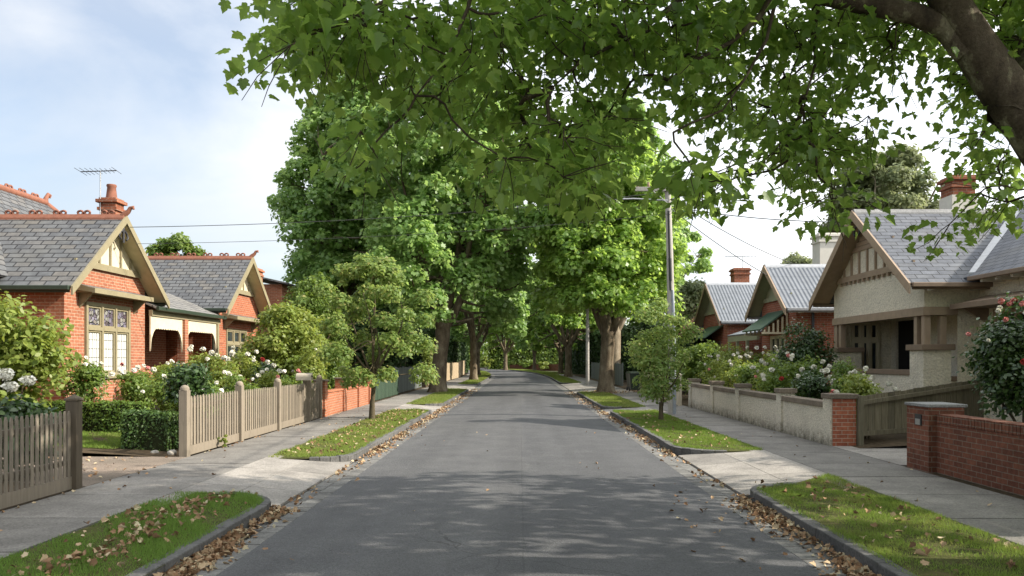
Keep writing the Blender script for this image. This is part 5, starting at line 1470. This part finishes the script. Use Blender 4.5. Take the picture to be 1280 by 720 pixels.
def overhead_tree():
    rg = np.random.default_rng(77)
    t = thing('plane_tree', 'nearest plane tree, its mottled limb and large leaves hanging over the street', 'tree', (5.12, 6.3, 0), 'plane trees along the street')
    mb = MB()
    limb = [(5.14, 6.3, -.15), (5.12, 6.3, .15), (5.07, 6.3, .7), (4.93, 6.3, 1.7), (4.65, 6.3, 2.65), (4.31, 6.3, 3.18), (4.03, 6.3, 3.55), (3.76, 6.3, 3.9), (3.55, 6.3, 4.22), (3.37, 6.3, 4.53), (3.15, 6.35, 5.2), (2.8, 6.6, 6.2)]
    mb.tube(limb, [.62, .50, .42, .34, .28, .225, .19, .172, .155, .135, .12, .10], 18, False)
    arms = [limb[5:]]
    def arm(P, r0, r1):
        n = len(P); mb.tube(P, [r0 + (r1 - r0) * i / (n - 1) for i in range(n)], 9, False); arms.append(P)
    arm([(3.52, 6.3, 4.12), (3.36, 6.32, 4.32), (3.12, 6.35, 4.45), (2.65, 6.4, 4.56), (1.9, 6.5, 4.78), (1.1, 6.6, 5.05), (.2, 6.7, 5.2), (-.8, 6.6, 5.2), (-1.7, 6.4, 4.95)], .105, .02)
    arm([(3.85, 6.3, 3.6), (4.05, 6.36, 4.0), (4.3, 6.45, 4.35), (4.7, 6.7, 5.0), (5.3, 7.2, 5.8), (6.2, 8.0, 6.4)], .17, .05)
    arm([(3.15, 6.35, 5.2), (2.4, 7.2, 5.7), (1.5, 8.2, 6.2), (.5, 9.2, 6.5), (-.4, 9.8, 6.5)], .11, .02)
    arm([(3.1, 6.4, 5.3), (3.3, 7.6, 6.2), (3.6, 9.3, 7.0), (3.9, 11, 7.4)], .11, .03)
    arm([(2.8, 6.6, 6.2), (1.9, 6.3, 7.2), (.8, 5.8, 8.0)], .10, .03)
    arm([(2.8, 6.6, 6.2), (3.0, 6.6, 8.0), (3.2, 6.4, 10.0)], .12, .03)
    arm([(3.3, 6.3, 4.6), (2.6, 5.5, 5.2), (1.4, 4.6, 5.6), (.2, 4.2, 5.6)], .09, .02)
    arm([(4.7, 6.7, 5.0), (5.2, 8.2, 5.0), (5.6, 9.4, 5.1), (6.6, 10.6, 5.2)], .08, .03)
    arm([(6.2, 8.0, 6.4), (7.6, 9.0, 6.9), (9.0, 10.2, 7.0)], .06, .02)
    for dep, pl, r0 in ((6.6, [(1034, -60), (1028, -20), (1018, 40), (1019, 80), (1006, 125), (1003, 175)], .022), (6.0, [(985, -70), (972, -10), (958, 50), (930, 100), (903, 138)], .020),
                        (6.3, [(985, -40), (950, 20), (915, 52), (872, 74), (835, 100)], .030), (6.1, [(900, -60), (850, 0), (792, 45), (728, 75), (690, 110)], .028), (5.6, [(600, -50), (585, 10), (560, 70), (520, 120)], .018), (5.4, [(560, -60), (500, -10), (440, 25), (385, 45)], .018)):
        arm([((x - 650) / 1000 * dep, dep, 1.7 + (450 - y) / 1000 * dep) for x, y in pl], r0, .006)
    AP = np.concatenate([np.array(curve_resample(a)) for a in arms])
    # hanging sprays over the street: their places in the crown, metres
    reg = [(368, -10), (330, 28), (345, 62), (395, 88), (440, 66), (468, 110), (432, 150), (440, 190), (500, 205), (540, 185), (592, 196), (622, 226), (690, 222), (732, 246), (790, 196), (850, 212), (880, 258), (930, 232), (962, 212), (955, 250), (982, 288), (1025, 290), (1052, 262), (1046, 215), (1080, 190), (1128, 160), (1150, 120), (1185, 150), (1200, 190), (1182, 240), (1185, 282), (1240, 262), (1300, 290), (1300, -10)]
    sprays = []
    while len(sprays) < 300:
        px, py = rg.uniform(320, 1300), rg.uniform(-15, 300)
        if not inside(reg, px - (16 if px < 520 else 0), py): continue
        if 1060 < px < 1180 and 85 < py < 240 and rg.random() < .72: continue
        if 560 < px < 610 and py < 60 and rg.random() < .7: continue
        if 655 < px < 715 and 45 < py < 150 and rg.random() < .85: continue
        if px > 880 and rg.random() < .52: continue
        if px < 640 and py > 60 and rg.random() < .55: continue
        if 745 < px < 850 and py > 160: continue
        if 1172 < px < 1228 and 195 < py < 268: continue
        hole = math.sin(px * .021 + 1.3 * math.sin(py * .027)) + math.sin(py * .035 + 1.1 * math.sin(px * .017 + 2))
        if hole < -.55 and rg.random() < .75: continue
        d = rg.uniform(5.0, 6.6) if px < 480 else (rg.uniform(5.2, 9.0) if px < 900 else rg.uniform(6.2, 8.8))
        sprays.append(((px - 650) / 1000 * d, d, 1.7 + (450 - py) / 1000 * d))
    n_low = len(sprays)
    # unseen crown above and to the right, shaped to shade the near street
    while len(sprays) < n_low + 570:
        p = rg.uniform(-1, 1, 3)
        if np.linalg.norm(p) > 1: continue
        u = rg.random()
        if u < .22: q = np.array([2.0, 6.5, 6.3]) + p * np.array([5.0, 4.5, 1.6])
        elif u < .72: q = np.array([3.6, 6.8, 8.2]) + p * np.array([6.4, 6.0, 3.4])
        else: q = np.array([8.2, 9.0, 6.0]) + p * np.array([3.8, 3.9, 3.0])
        d = q[1]
        if d > .5:
            px, py = 650 + q[0] / d * 1000, 450 - (q[2] - 1.7) / d * 1000
            if -100 < px < 1290 and py > -25: continue
        if q[2] < 2.9: continue
        if q[1] - q[2] / math.tan(SUN_EL) * math.cos(SUN_AZ) > 11.5 + rg.random() * .9: continue     # crown trimmed by where its shadow lands, so the street beyond stays sunlit
        sprays.append(tuple(q))
    S = np.array(sprays)
    # branching: every spray joins the nearest wood already grown, so twigs run on from one spray to the next
    tb = MB()
    dA = np.array([np.min(np.linalg.norm(AP - s, axis=1)) for s in S])
    nodes = [(p, -1) for p in AP]; NP = AP.copy(); owner = [-1] * len(AP); cost = [0.0] * len(AP)
    par = {}; root_pt = {}
    for k in np.argsort(dA):
        s = S[k]; dd = np.linalg.norm(NP - s, axis=1); cc = dd + .35 * np.array(cost) + np.where(NP[:, 2] < s[2] - .4, .5, 0)
        i = int(np.argmin(cc)); par[k] = owner[i]; root_pt[k] = NP[i]
        P = curve(NP[i], s, rg, 5, .0, .09, .05)
        NP = np.concatenate([NP, np.array([P[2], P[3], P[5]])]); owner += [k] * 3; cost += [cost[i] + dd[i] * q for q in (.4, .6, 1)]
        root_pt[k] = P
    weight = {k: 1 for k in par}
    for k in reversed(list(np.argsort(dA))):
        q = par[k]
        if q >= 0: weight[q] = weight[q] + weight[k]
    for k, P in root_pt.items():
        r0 = .0055 * weight[k] ** .5 + .002
        (mb if r0 > .016 else tb).tube(P, [r0 * (1 - .35 * q / 5) for q in range(6)], 5, False)
    Ps, Ns, Ts, Ss = [], [], [], []
    for k, s in enumerate(S):
        low = k < n_low
        n = int(rg.integers(30, 52)) if low else 34
        rad = rg.uniform(.26, .46) if low else .62
        base = np.array(s)
        main = nv(root_pt[k][5] - root_pt[k][3] + rg.normal(0, .1, 3) + np.array([0, 0, -.08]))
        for _ in range(3 if low else 1):
            e = nv(main * .8 + rg.normal(0, .6, 3) + np.array([0, 0, -.12]))
            tb.tube(curve(base, base + e * rad, rg, 3, .08, .05), [.004, .0035, .003, .002], 4, False)
        e = unit(rg, n)
        Ps.append(base + main * rad * .3 + e * (rad * rg.random(n)[:, None] ** .5) * np.array([1, 1, .62]))
        Ts.append(e * .8 + np.array([0, 0, -.75]) + rg.normal(0, .35, (n, 3)))
        Ns.append(np.array([0, 0, 1.0]) + e * .45 + rg.normal(0, .5, (n, 3)))
        near = 1.0 if low and s[0] < -1.0 else (.92 if s[0] < 1.8 else .84)
        Ss.append(rg.uniform(.042, .112, n) * near if low else rg.uniform(.12, .21, n))
    tr = mb.build('trunk', M['plane_bark_near'], t)
    tb.build('twigs', M['twig'], t)
    me = weld_leaf_mesh('crown', np.concatenate(Ps) - np.array([5.12, 6.3, 0]), np.concatenate(Ns), np.concatenate(Ts), np.concatenate(Ss), M['plane_near'], 1.7)
    obj_of(me, 'crown', t)

def curve_resample(P, step=.25):
    P = [np.array(p, float) for p in P]; out = []
    for a, b in zip(P, P[1:]):
        n = max(1, int(np.linalg.norm(b - a) / step))
        out += [a + (b - a) * i / n for i in range(n)]
    return out + [P[-1]]

BLOOMS = {}
def bloom_mesh(key, mat, r):
    if key in BLOOMS: return BLOOMS[key]
    rg = np.random.default_rng(len(BLOOMS) + 5); n = 34
    d = unit(rg, n); d[:, 2] = np.abs(d[:, 2]) * .9 - .15
    me = leaf_mesh('bloom', d * (r * .55), d + rg.normal(0, .3, (n, 3)), rg.normal(0, 1, (n, 3)), r * rg.uniform(.9, 1.3, n), [[(0, -.5), (.42, -.25), (.5, .15), (.25, .5), (-.25, .5), (-.5, .15), (-.42, -.25)]], mat, -.25, .1)
    BLOOMS[key] = me; return me

def shrub(name, label, cat, loc, rx, ry, zb, zt, n, ls, mat, seed, tmpl=OVAL, nclump=26, cr=(.22, .4), blooms=(), group=None, stem=True, shell=.4, up=.5, flat=.85, bias=0, stem_r=.02, box=False):
    """bush with foliage from zb to zt above its base"""
    rg = np.random.default_rng(seed)
    t = thing(name, label, cat, loc, group)
    rz = (zt - zb) / 2; zc = (zt + zb) / 2
    cs, rs = [], []
    k = min(rx, ry, rz)
    for i in range(nclump):
        d = unit(rg, 1)[0]; tt = rg.random() ** .4
        a = math.atan2(d[1], d[0]); lob = 1 + .12 * math.sin(3 * a + seed) + .1 * math.sin(5 * a + d[2] * 4)
        r = rg.uniform(*cr) * min(1.4, k / .5) ** .6
        p = d * tt * lob * np.array([max(rx - r * .7, .05), max(ry - r * .7, .05), max(rz - r * .6, .05)])
        cs.append(p + np.array([0, 0, zc])); rs.append(r)
    cs, rs = np.array(cs), np.array(rs)
    if stem:
        mb = MB()
        for i in range(5):
            c = cs[int(rg.integers(0, len(cs)))]
            P = curve((rg.normal(0, .05), rg.normal(0, .05), -.08), c, rg, 5, 0, .05, 0)
            mb.tube([p + np.array(loc) for p in P], [stem_r * (1 - .12 * q) for q in range(6)], 6, False)
        mb.build('stem', M['stem'], t)
    P, N = leaf_cloud(rg, cs, rs, n, flat, shell, up)
    ok = P[:, 2] > .01; P, N = P[ok], N[ok]
    T = rg.normal(0, 1, (len(P), 3)); T[:, 2] -= .2
    me = leaf_mesh('foliage', P, N, T, ls * rg.uniform(.6, 1.25, len(P)), tmpl, M[mat], .2, .15)
    obj_of(me, 'foliage', t)
    for key, cnt, r in blooms:
        bm = bloom_mesh(key + str(r), M[key], r)
        for i in range(cnt):
            a = rg.uniform(0, 2 * PI); el = rg.uniform(.05, 1.25)
            d = np.array([math.cos(a) * math.cos(el), math.sin(a) * math.cos(el) - .25, math.sin(el)])
            p = d * np.array([rx, ry, rz]) * rg.uniform(.95, 1.12) + np.array([0, 0, zc])
            o = obj_of(bm, 'bloom', t, tuple(p)); o.scale = (rg.uniform(.7, 1.2),) * 3; o.rotation_euler = (rg.normal(0, .4), rg.normal(0, .4), rg.uniform(0, 6))
    return t

def hedge(label, x0, x1, y0, y1, z0, z1, n, ls, mat, seed, group=None, name='box_hedge', cat='hedge', rough=.02):
    rg = np.random.default_rng(seed)
    c = ((x0 + x1) / 2, (y0 + y1) / 2, z0)
    t = thing(name, label, cat, c, group)
    e = ls * .6
    mb = MB(); mb.box(x0 + e, x1 - e, y0 + e, y1 - e, z0 - .1, z1 - e); mb.build('dark_core', M['core'], t)  # solid dark box added behind the leaves for a dense, shaded inside
    ax, ay, az = x1 - x0, y1 - y0, z1 - z0
    ar = np.array([ay * az, ay * az, ax * az, ax * az, ax * ay]); f = rg.choice(5, n, p=ar / ar.sum())
    u, v = rg.random(n), rg.random(n)
    P = np.zeros((n, 3)); N = np.zeros((n, 3))
    dep = rg.normal(0, rough, n) - ls * .25
    for k in range(5):
        m = f == k
        if k < 2:
            s = -1 if k == 0 else 1
            P[m] = np.stack([(ax / 2 + dep[m]) * s, (u[m] - .5) * ay, v[m] * az], 1); N[m] = (s, 0, .3)
        elif k < 4:
            s = -1 if k == 2 else 1
            P[m] = np.stack([(u[m] - .5) * ax, (ay / 2 + dep[m]) * s, v[m] * az], 1); N[m] = (0, s, .3)
        else:
            P[m] = np.stack([(u[m] - .5) * ax, (v[m] - .5) * ay, az + dep[m]], 1); N[m] = (0, 0, 1)
    bul = .03 * np.sin(P[:, 0] * 5 + seed) + .025 * np.sin(P[:, 1] * 6 + P[:, 2] * 5)
    P += N * bul[:, None] * min(1, az)
    N = N + rg.normal(0, .55, (n, 3))
    me = leaf_mesh('foliage', P, N, rg.normal(0, 1, (n, 3)), ls * rg.uniform(.6, 1.3, n), OVAL, M[mat], .2, .1)
    obj_of(me, 'foliage', t)
    return t

def build_shrubs():
    W, Pk, Rd = 'white_petal', 'pink_petal', 'red_petal'
    # left gardens
    shrub('shrub', 'tall bright yellow green shrub against the side wall of the nearest left house', 'shrub', (-9.75, 15.3, .15), 1.25, 1.1, .05, 3.15, 9000, .13, 'shrub_y', 51, nclump=48, cr=(.3, .5), stem_r=.035)
    a = shrub('hydrangea', 'low dark bush with big white flower heads behind the nearest picket fence', 'flower bush', (-7.1, 11.3, .02), .62, .6, .0, 1.22, 3200, .12, 'shrub_d', 52, nclump=22)
    rg = np.random.default_rng(9)
    n = 110; d = unit(rg, n); fh = leaf_mesh('flower_head', d * rg.uniform(.05, .095, n)[:, None] * np.array([1.1, 1, .8]), d + rg.normal(0, .5, (n, 3)), rg.normal(0, 1, (n, 3)), .058 * rg.uniform(.8, 1.2, n), OVAL, M[W], .1, .1)
    for p in ((-.28, -.25, 1.42), (.02, -.3, 1.47), (.27, -.2, 1.40), (.14, -.38, 1.32), (-.10, -.1, 1.5), (-.42, -.1, 1.36)):
        obj_of(fh, 'flower_head', a, p)
    hedge('low clipped box hedge in front of the nearest left house, along the lawn', -11.4, -8.05, 17.1, 17.65, .1, .78, 9000, .055, 'hedge', 53)
    hedge('clipped dark cube of box beside the driveway gatepost', -7.35, -6.5, 14.75, 15.5, .0, .72, 5200, .05, 'hedge_d', 54, name='box_shrub', cat='shrub')
    shrub('standard_shrub', 'dark standard shrub on a single stem above the clipped box cube', 'shrub', (-6.55, 15.75, .0), .60, .55, .62, 1.75, 4200, .085, 'shrub_d', 55, nclump=26, cr=(.2, .32), stem_r=.032)
    spec = [
        (-9.9, 18.2, .55, 1.75, 'white rose bush under the left end of the leadlight window', [(W, 7, .07)], 'shrub_m'),
        (-9.4, 19.5, .55, 1.55, 'white rose bush under the middle of the leadlight window', [(W, 7, .07), (Pk, 2, .06)], 'shrub_m'),
        (-9.2, 21.0, .6, 1.75, 'rose bush with a couple of pink blooms under the right end of the leadlight window', [(Pk, 2, .06), (W, 5, .06)], 'shrub_y'),
        (-8.2, 18.6, .6, 1.55, 'leafy rose bush at the far end of the clipped hedge', [(W, 5, .07)], 'shrub_m'),
        (-8.9, 22.5, .65, 2.05, 'tall white rose bush in front of the near verandah bay', [(W, 11, .085)], 'shrub_y'),
        (-7.9, 21.5, .65, 1.95, 'full white rose bush in front of the brick verandah post', [(W, 11, .085)], 'shrub_y'),
        (-7.2, 18.0, .6, 1.55, 'rose bush just behind the dark standard shrub', [(W, 5, .07)], 'shrub_m'),
        (-6.9, 19.8, .55, 1.45, 'low green rose bush behind the middle of the long picket fence', [(W, 4, .06)], 'shrub_m'),
        (-8.4, 24.4, .6, 2.1, 'white rose bush in front of the far verandah bay', [(W, 9, .08)], 'shrub_y'),
        (-7.4, 23.1, .55, 1.75, 'dark leaved rose bush with red blooms behind the long picket fence', [(Rd, 2, .08), (W, 4, .08)], 'shrub_d'),
        (-6.8, 22.0, .55, 1.6, 'bright leafy rose bush near the letterbox', [(W, 4, .07), (Pk, 2, .06)], 'shrub_y'),
        (-6.9, 24.2, .5, 1.5, 'small rose bush with pink blooms behind the letterbox', [(Pk, 2, .06), (W, 4, .07)], 'shrub_m'),
    ]
    for i, (x, y, r, h, lab, bl, mt) in enumerate(spec):
        shrub('rose_bush', lab, 'rose bush', (x, y, gz(x)), r, r, .15, h - .15, 2600, .085, mt, 60 + i, nclump=24, cr=(.18, .32), blooms=bl, group='rose bushes in the left gardens')
    shrub('shrub', 'pale lime green shrub in front of the second left house corner', 'shrub', (-8.6, 26.2, .1), .8, .75, .1, 2.6, 4500, .10, 'shrub_y', 80, nclump=30)
    shrub('shrub', 'large rounded yellow green shrub hiding the second left house', 'shrub', (-7.6, 26.6, .1), 1.45, 1.25, .2, 3.75, 13000, .13, 'shrub_y', 81, nclump=60, cr=(.32, .5), stem_r=.05)
    shrub('shrub', 'creamy climber spilling over the low brick wall beside the gate', 'shrub', (-6.55, 25.2, .05), .55, .8, .3, 2.2, 4500, .10, 'shrub_y', 82, nclump=26, blooms=[(W, 4, .06)])
    shrub('shrub', 'green garden shrub behind the low brick wall under the sapling', 'shrub', (-6.9, 29.2, .05), .9, 1.5, .2, 2.3, 6000, .11, 'shrub_m', 83, nclump=34)
    shrub('shrub', 'slim bright green shrub growing at the end of the grey paling fence', 'shrub', (-5.75, 50.4, 0), .55, .5, .0, 2.5, 2600, .16, 'shrub_y', 84, nclump=20)
    for i, (x, y, r, h, mt, lab) in enumerate(((1.2, 146, 1.3, 1.9, 'shrub_m', 'round green shrub in front of the low far wall'), (4.2, 140.5, 1.2, 1.7, 'shrub_y', 'yellow green shrub in front of the right part of the low far wall'), (-6.5, 152, 1.6, 2.6, 'shrub_y', 'pale shrub left of the low far wall'))):
        shrub('shrub', lab, 'shrub', (x, y, 0), r, r, 0, h, 1800, .28, mt, 170 + i, nclump=18)
    shrub('weed', 'small weed growing at the foot of the long picket fence', 'weed', (-5.78, 15.6, 0), .13, .1, .0, .34, 170, .06, 'shrub_y', 85, nclump=8, cr=(.06, .1), stem=False)
    for i, (x, y) in enumerate(((-6.35, 14.72), (-6.15, 14.6), (-6.02, 14.48))):
        pass
    # dark conifers and hedges behind the strips
    k = 'dark conifers behind the fences'
    for i, (x, y, r, h, lab) in enumerate(((-7.6, 41, 1.5, 4.6, 'dark conifer behind the dark green paling fence'), (-7.9, 47.5, 1.7, 5.2, 'dark conifer behind the blue grey paling fence'), (-8.4, 56, 2.2, 5.0, 'dark evergreen mass behind the thick left plane trunk'), (7.4, 46.5, 1.5, 4.4, 'dark conifer right of the forked plane tree trunk'), (8.6, 39.5, 1.5, 3.2, 'dark evergreen behind the cream picket fence'), (8.8, 60, 2.2, 4.6, 'dark evergreen behind the pale paling fence on the right'))):
        shrub('conifer', lab, 'conifer', (x, y, 0), r, r, .0, h, 7000, .26, 'conifer', 90 + i, tmpl=OVAL, nclump=44, cr=(.4, .7), group=k, stem_r=.06)
    hedge('long dark hedge on the left behind the tan fences', -9.2, -7.2, 60, 112, -.1, 4.2, 11000, .34, 'conifer', 101, name='tall_hedge', rough=.1)
    hedge('long dark hedge on the right beyond the pale paling fence', 7.2, 9.2, 63, 132, -.1, 4.4, 13000, .34, 'conifer', 102, name='tall_hedge', rough=.1)
    hedge('green hedge behind the low brown wall at the bend', -6, 12, 153, 155.5, -.1, 5.0, 8000, .5, 'shrub_m', 103, name='tall_hedge', rough=.15)
    hedge('far hedge across the left of the bend', -34, -9, 161, 164, -.1, 5.5, 8000, .5, 'shrub_m', 104, name='tall_hedge', rough=.15)
    shrub('shrub', 'pale green far shrub at the left of the bend', 'shrub', (-11.5, 133, 0), 1.8, 1.6, 0, 2.6, 2500, .3, 'shrub_y', 105, nclump=20)
    # right gardens
    spec = [
        (7.2, 16.75, .62, 1.55, 'yellow green white rose bush next to the brick faced pier', [(W, 9, .07)], 'shrub_y'),
        (7.3, 18.0, .6, 1.75, 'rose bush with white blooms and one pink, behind the first wall panel', [(W, 5, .08), (Pk, 1, .07)], 'shrub_m'),
        (7.1, 19.3, .62, 1.75, 'dark rose bush with white blooms behind the second pier', [(W, 6, .085)], 'shrub_d'),
        (7.3, 20.7, .65, 1.9, 'rose bush with a red bloom and white ones behind the second wall panel', [(Rd, 1, .08), (W, 6, .08)], 'shrub_m'),
        (7.2, 22.2, .65, 1.9, 'rose bush with pink and white blooms behind the third pier', [(Pk, 2, .07), (W, 7, .08)], 'shrub_m'),
        (7.5, 23.8, .7, 1.95, 'white rose bush behind the third wall panel', [(W, 10, .08)], 'shrub_y'),
        (7.2, 25.5, .7, 1.9, 'small flowered white rose bush behind the fourth pier', [(W, 10, .07), (Rd, 1, .06)], 'shrub_m'),
        (7.4, 27.3, .75, 1.95, 'loose cream rose bush behind the last wall panel', [(W, 12, .07)], 'shrub_y'),
        (8.3, 25.2, .7, 2.1, 'taller rose bush in the second row near the iron roofed house', [(W, 7, .08)], 'shrub_m'),
        (7.3, 29.4, .75, 2.0, 'rose bush at the far end of the bed beside the cream pickets', [(W, 8, .07), (Pk, 1, .07)], 'shrub_y'),
        (8.6, 28.6, .8, 2.2, 'cream rose bush in front of the iron roofed house verandah', [(W, 8, .08)], 'shrub_m'),
    ]
    for i, (x, y, r, h, lab, bl, mt) in enumerate(spec):
        shrub('rose_bush', lab, 'rose bush', (x, y, gz(x)), r, r, .1, h - .1, 2700, .085, mt, 120 + i, nclump=24, cr=(.18, .32), blooms=bl, group='rose bushes in the right garden')
    shrub('shrub', 'rounded lime green shrub among the roses before the second right house', 'shrub', (8.2, 30.8, .15), .85, .8, .2, 2.2, 4500, .09, 'shrub_y', 140, nclump=34)
    shrub('camellia', 'dense dark round camellia between the rose bed and the roughcast house', 'shrub', (8.35, 23.4, .2), 1.0, .9, .1, 2.6, 11000, .085, 'shrub_d', 141, nclump=80, cr=(.25, .38))
    shrub('camellia', 'large dark camellia with pink blooms behind the brown brick wall', 'shrub', (8.5, 13.4, .2), 1.05, .95, .2, 2.5, 8500, .095, 'shrub_d', 142, nclump=48, cr=(.25, .42), blooms=[(Pk, 16, .065), (W, 7, .05), (Rd, 2, .06)], stem_r=.03)
    shrub('shrub', 'leafy bush beyond the cream picket fence', 'shrub', (7.5, 33.5, .1), 1.2, 1.6, .1, 2.6, 5500, .13, 'shrub_m', 143, nclump=36)
    shrub('shrub', 'olive green bush behind the right sapling', 'shrub', (7.0, 37.6, .1), .9, .9, .1, 2.9, 4500, .14, 'shrub_m', 144, nclump=30)
    # stones and lawn edge by the driveway
    for i, (x, y, r, lab) in enumerate(((-6.28, 14.45, .085, 'pale round stone beside the driveway gatepost'), (-6.62, 14.5, .07, 'smaller pale stone in front of the clipped box cube'), (-6.05, 14.32, .06, 'flat pale stone touching the driveway gatepost'))):
        mb = MB(); n = 7
        rr = random.Random(i)
        rings = [(-.6, .7), (-.1, 1), (.35, .85), (.62, .45)]
        V = []; F = []
        for zz, k in rings:
            for j in range(n): V.append((x + r * k * math.cos(2 * PI * j / n) * rr.uniform(.85, 1.25), y + r * k * math.sin(2 * PI * j / n), r * (zz + .3)))
        for q in range(len(rings) - 1):
            for j in range(n): F.append((q * n + j, q * n + (j + 1) % n, (q + 1) * n + (j + 1) % n, (q + 1) * n + j))
        F.append(tuple((len(rings) - 1) * n + j for j in range(n)))
        mb.idx(V, F, True); tag(mb.build('stone', M['stone']), lab, 'stone', 'stones by the gatepost')
    poly = [(-12, 14.5), (-7.4, 14.6), (-7.4, 15.6), (-8.0, 17.05), (-12, 17.05)]
    mb = MB(); mb.face([(x, y, gz(x) + .004) for x, y in poly]); tag(mb.build('lawn', M['verge']), kind='structure')
    grass_blades('grass', poly, 2600, .06, .011, M['lawn'], 201, zf=lambda x, y: gz(x))

# ------------------------------------------------------------------ light, sky, camera
def build_world():
    w = bpy.data.worlds.new('World'); SC.world = w; w.use_nodes = True
    t = w.node_tree; t.nodes.clear()
    N = lambda typ: t.nodes.new('ShaderNode' + typ)
    out = N('OutputWorld'); bg = N('Background'); sky = N('TexSky')
    sky.sky_type = 'NISHITA'; sky.sun_disc = False; sky.sun_elevation = SUN_EL; sky.sun_rotation = SUN_AZ
    sky.air_density = 1.0; sky.dust_density = 1.6; sky.ozone_density = 1.0
    tc = N('TexCoord'); mp = N('Mapping'); mp.inputs['Scale'].default_value = (1.0, 1.0, 2.6)
    t.links.new(tc.outputs['Generated'], mp.inputs['Vector'])
    n1 = N('TexNoise'); n1.inputs['Scale'].default_value = 2.1; n1.inputs['Detail'].default_value = 7; n1.inputs['Roughness'].default_value = .55; n1.inputs['Distortion'].default_value = .4
    t.links.new(mp.outputs[0], n1.inputs['Vector'])
    rp = N('ValToRGB'); e = rp.color_ramp.elements
    e[0].position = .36; e[0].color = (.40, .40, .40, 1); e[1].position = .62; e[1].color = (.97, .97, .97, 1)
    t.links.new(n1.outputs['Fac'], rp.inputs['Fac'])
    n2 = N('TexNoise'); n2.inputs['Scale'].default_value = 3.6; n2.inputs['Detail'].default_value = 6
    t.links.new(mp.outputs[0], n2.inputs['Vector'])
    cc = N('ValToRGB'); e = cc.color_ramp.elements
    e[0].position = .35; e[0].color = (*[v * CLOUD for v in (.86, .90, .95)], 1); e[1].position = .7; e[1].color = (*[v * CLOUD for v in (1.08, 1.07, 1.05)], 1)
    t.links.new(n2.outputs['Fac'], cc.inputs['Fac'])
    # cloud is brighter towards the sun's side of the sky and thinner away from it
    dt = N('VectorMath'); dt.operation = 'DOT_PRODUCT'; t.links.new(tc.outputs['Generated'], dt.inputs[0])
    dt.inputs[1].default_value = (math.sin(SUN_AZ) * math.cos(SUN_EL), math.cos(SUN_AZ) * math.cos(SUN_EL), math.sin(SUN_EL))
    mr = N('MapRange'); mr.inputs['From Min'].default_value = -.45; mr.inputs['From Max'].default_value = .8; mr.inputs['To Min'].default_value = .53; mr.inputs['To Max'].default_value = 1.3
    t.links.new(dt.outputs['Value'], mr.inputs['Value'])
    sc = N('VectorMath'); sc.operation = 'SCALE'; t.links.new(cc.outputs[0], sc.inputs[0]); t.links.new(mr.outputs[0], sc.inputs['Scale'])
    mr2 = N('MapRange'); mr2.inputs['From Min'].default_value = -.4; mr2.inputs['From Max'].default_value = .45; mr2.inputs['To Min'].default_value = .70; mr2.inputs['To Max'].default_value = 1.3
    t.links.new(dt.outputs['Value'], mr2.inputs['Value'])
    cv = N('Math'); cv.operation = 'MULTIPLY'; cv.use_clamp = True; t.links.new(rp.outputs[0], cv.inputs[0]); t.links.new(mr2.outputs[0], cv.inputs[1])
    mx = N('MixRGB'); t.links.new(cv.outputs[0], mx.inputs[0]); t.links.new(sky.outputs[0], mx.inputs[1]); t.links.new(sc.outputs[0], mx.inputs[2])
    t.links.new(mx.outputs[0], bg.inputs['Color']); bg.inputs['Strength'].default_value = SKY
    t.links.new(bg.outputs[0], out.inputs['Surface'])
    L = bpy.data.lights.new('sun', 'SUN'); L.energy = SUN; L.angle = R(.55); L.color = (1.0, .92, .80)
    o = link(bpy.data.objects.new('sun', L))
    d = Vector((math.sin(SUN_AZ) * math.cos(SUN_EL), math.cos(SUN_AZ) * math.cos(SUN_EL), math.sin(SUN_EL)))
    o.rotation_euler = d.to_track_quat('Z', 'Y').to_euler(); o.location = d * 60

def build_camera():
    c = bpy.data.cameras.new('camera'); o = link(bpy.data.objects.new('camera', c))
    c.sensor_width = 36; c.lens = 1000 * 36 / 1280
    c.shift_x = -10 / 1280; c.shift_y = 90 / 1280
    c.clip_start = .05; c.clip_end = 4000
    o.location = (0, 0, 1.7); o.rotation_euler = (PI / 2, 0, 0)
    SC.camera = o

CLOUD, SKY, SUN, EXPO = 8.6, .11, 4.6, .92
build_setting(); build_strips(); build_fences()
house_left_near(); house_left_second(); house_left_third()
house_right_near(); house_right_second(); house_right_third(); house_right_far()
build_pole(); build_trees(); overhead_tree(); build_shrubs()
build_world(); build_camera()
SC.view_settings.view_transform = 'Standard'; SC.view_settings.look = 'None'
SC.view_settings.exposure = EXPO; SC.view_settings.gamma = 1; SC.view_settings.use_curve_mapping = False
SC.render.engine = 'CYCLES'
cy = SC.cycles
cy.use_denoising = True; cy.denoiser = 'OPENIMAGEDENOISE'; cy.denoising_input_passes = 'RGB_ALBEDO_NORMAL'
cy.max_bounces = 7; cy.diffuse_bounces = 4; cy.glossy_bounces = 2; cy.transmission_bounces = 4; cy.transparent_max_bounces = 8
cy.caustics_reflective = False; cy.caustics_refractive = False
SC.render.film_transparent = False
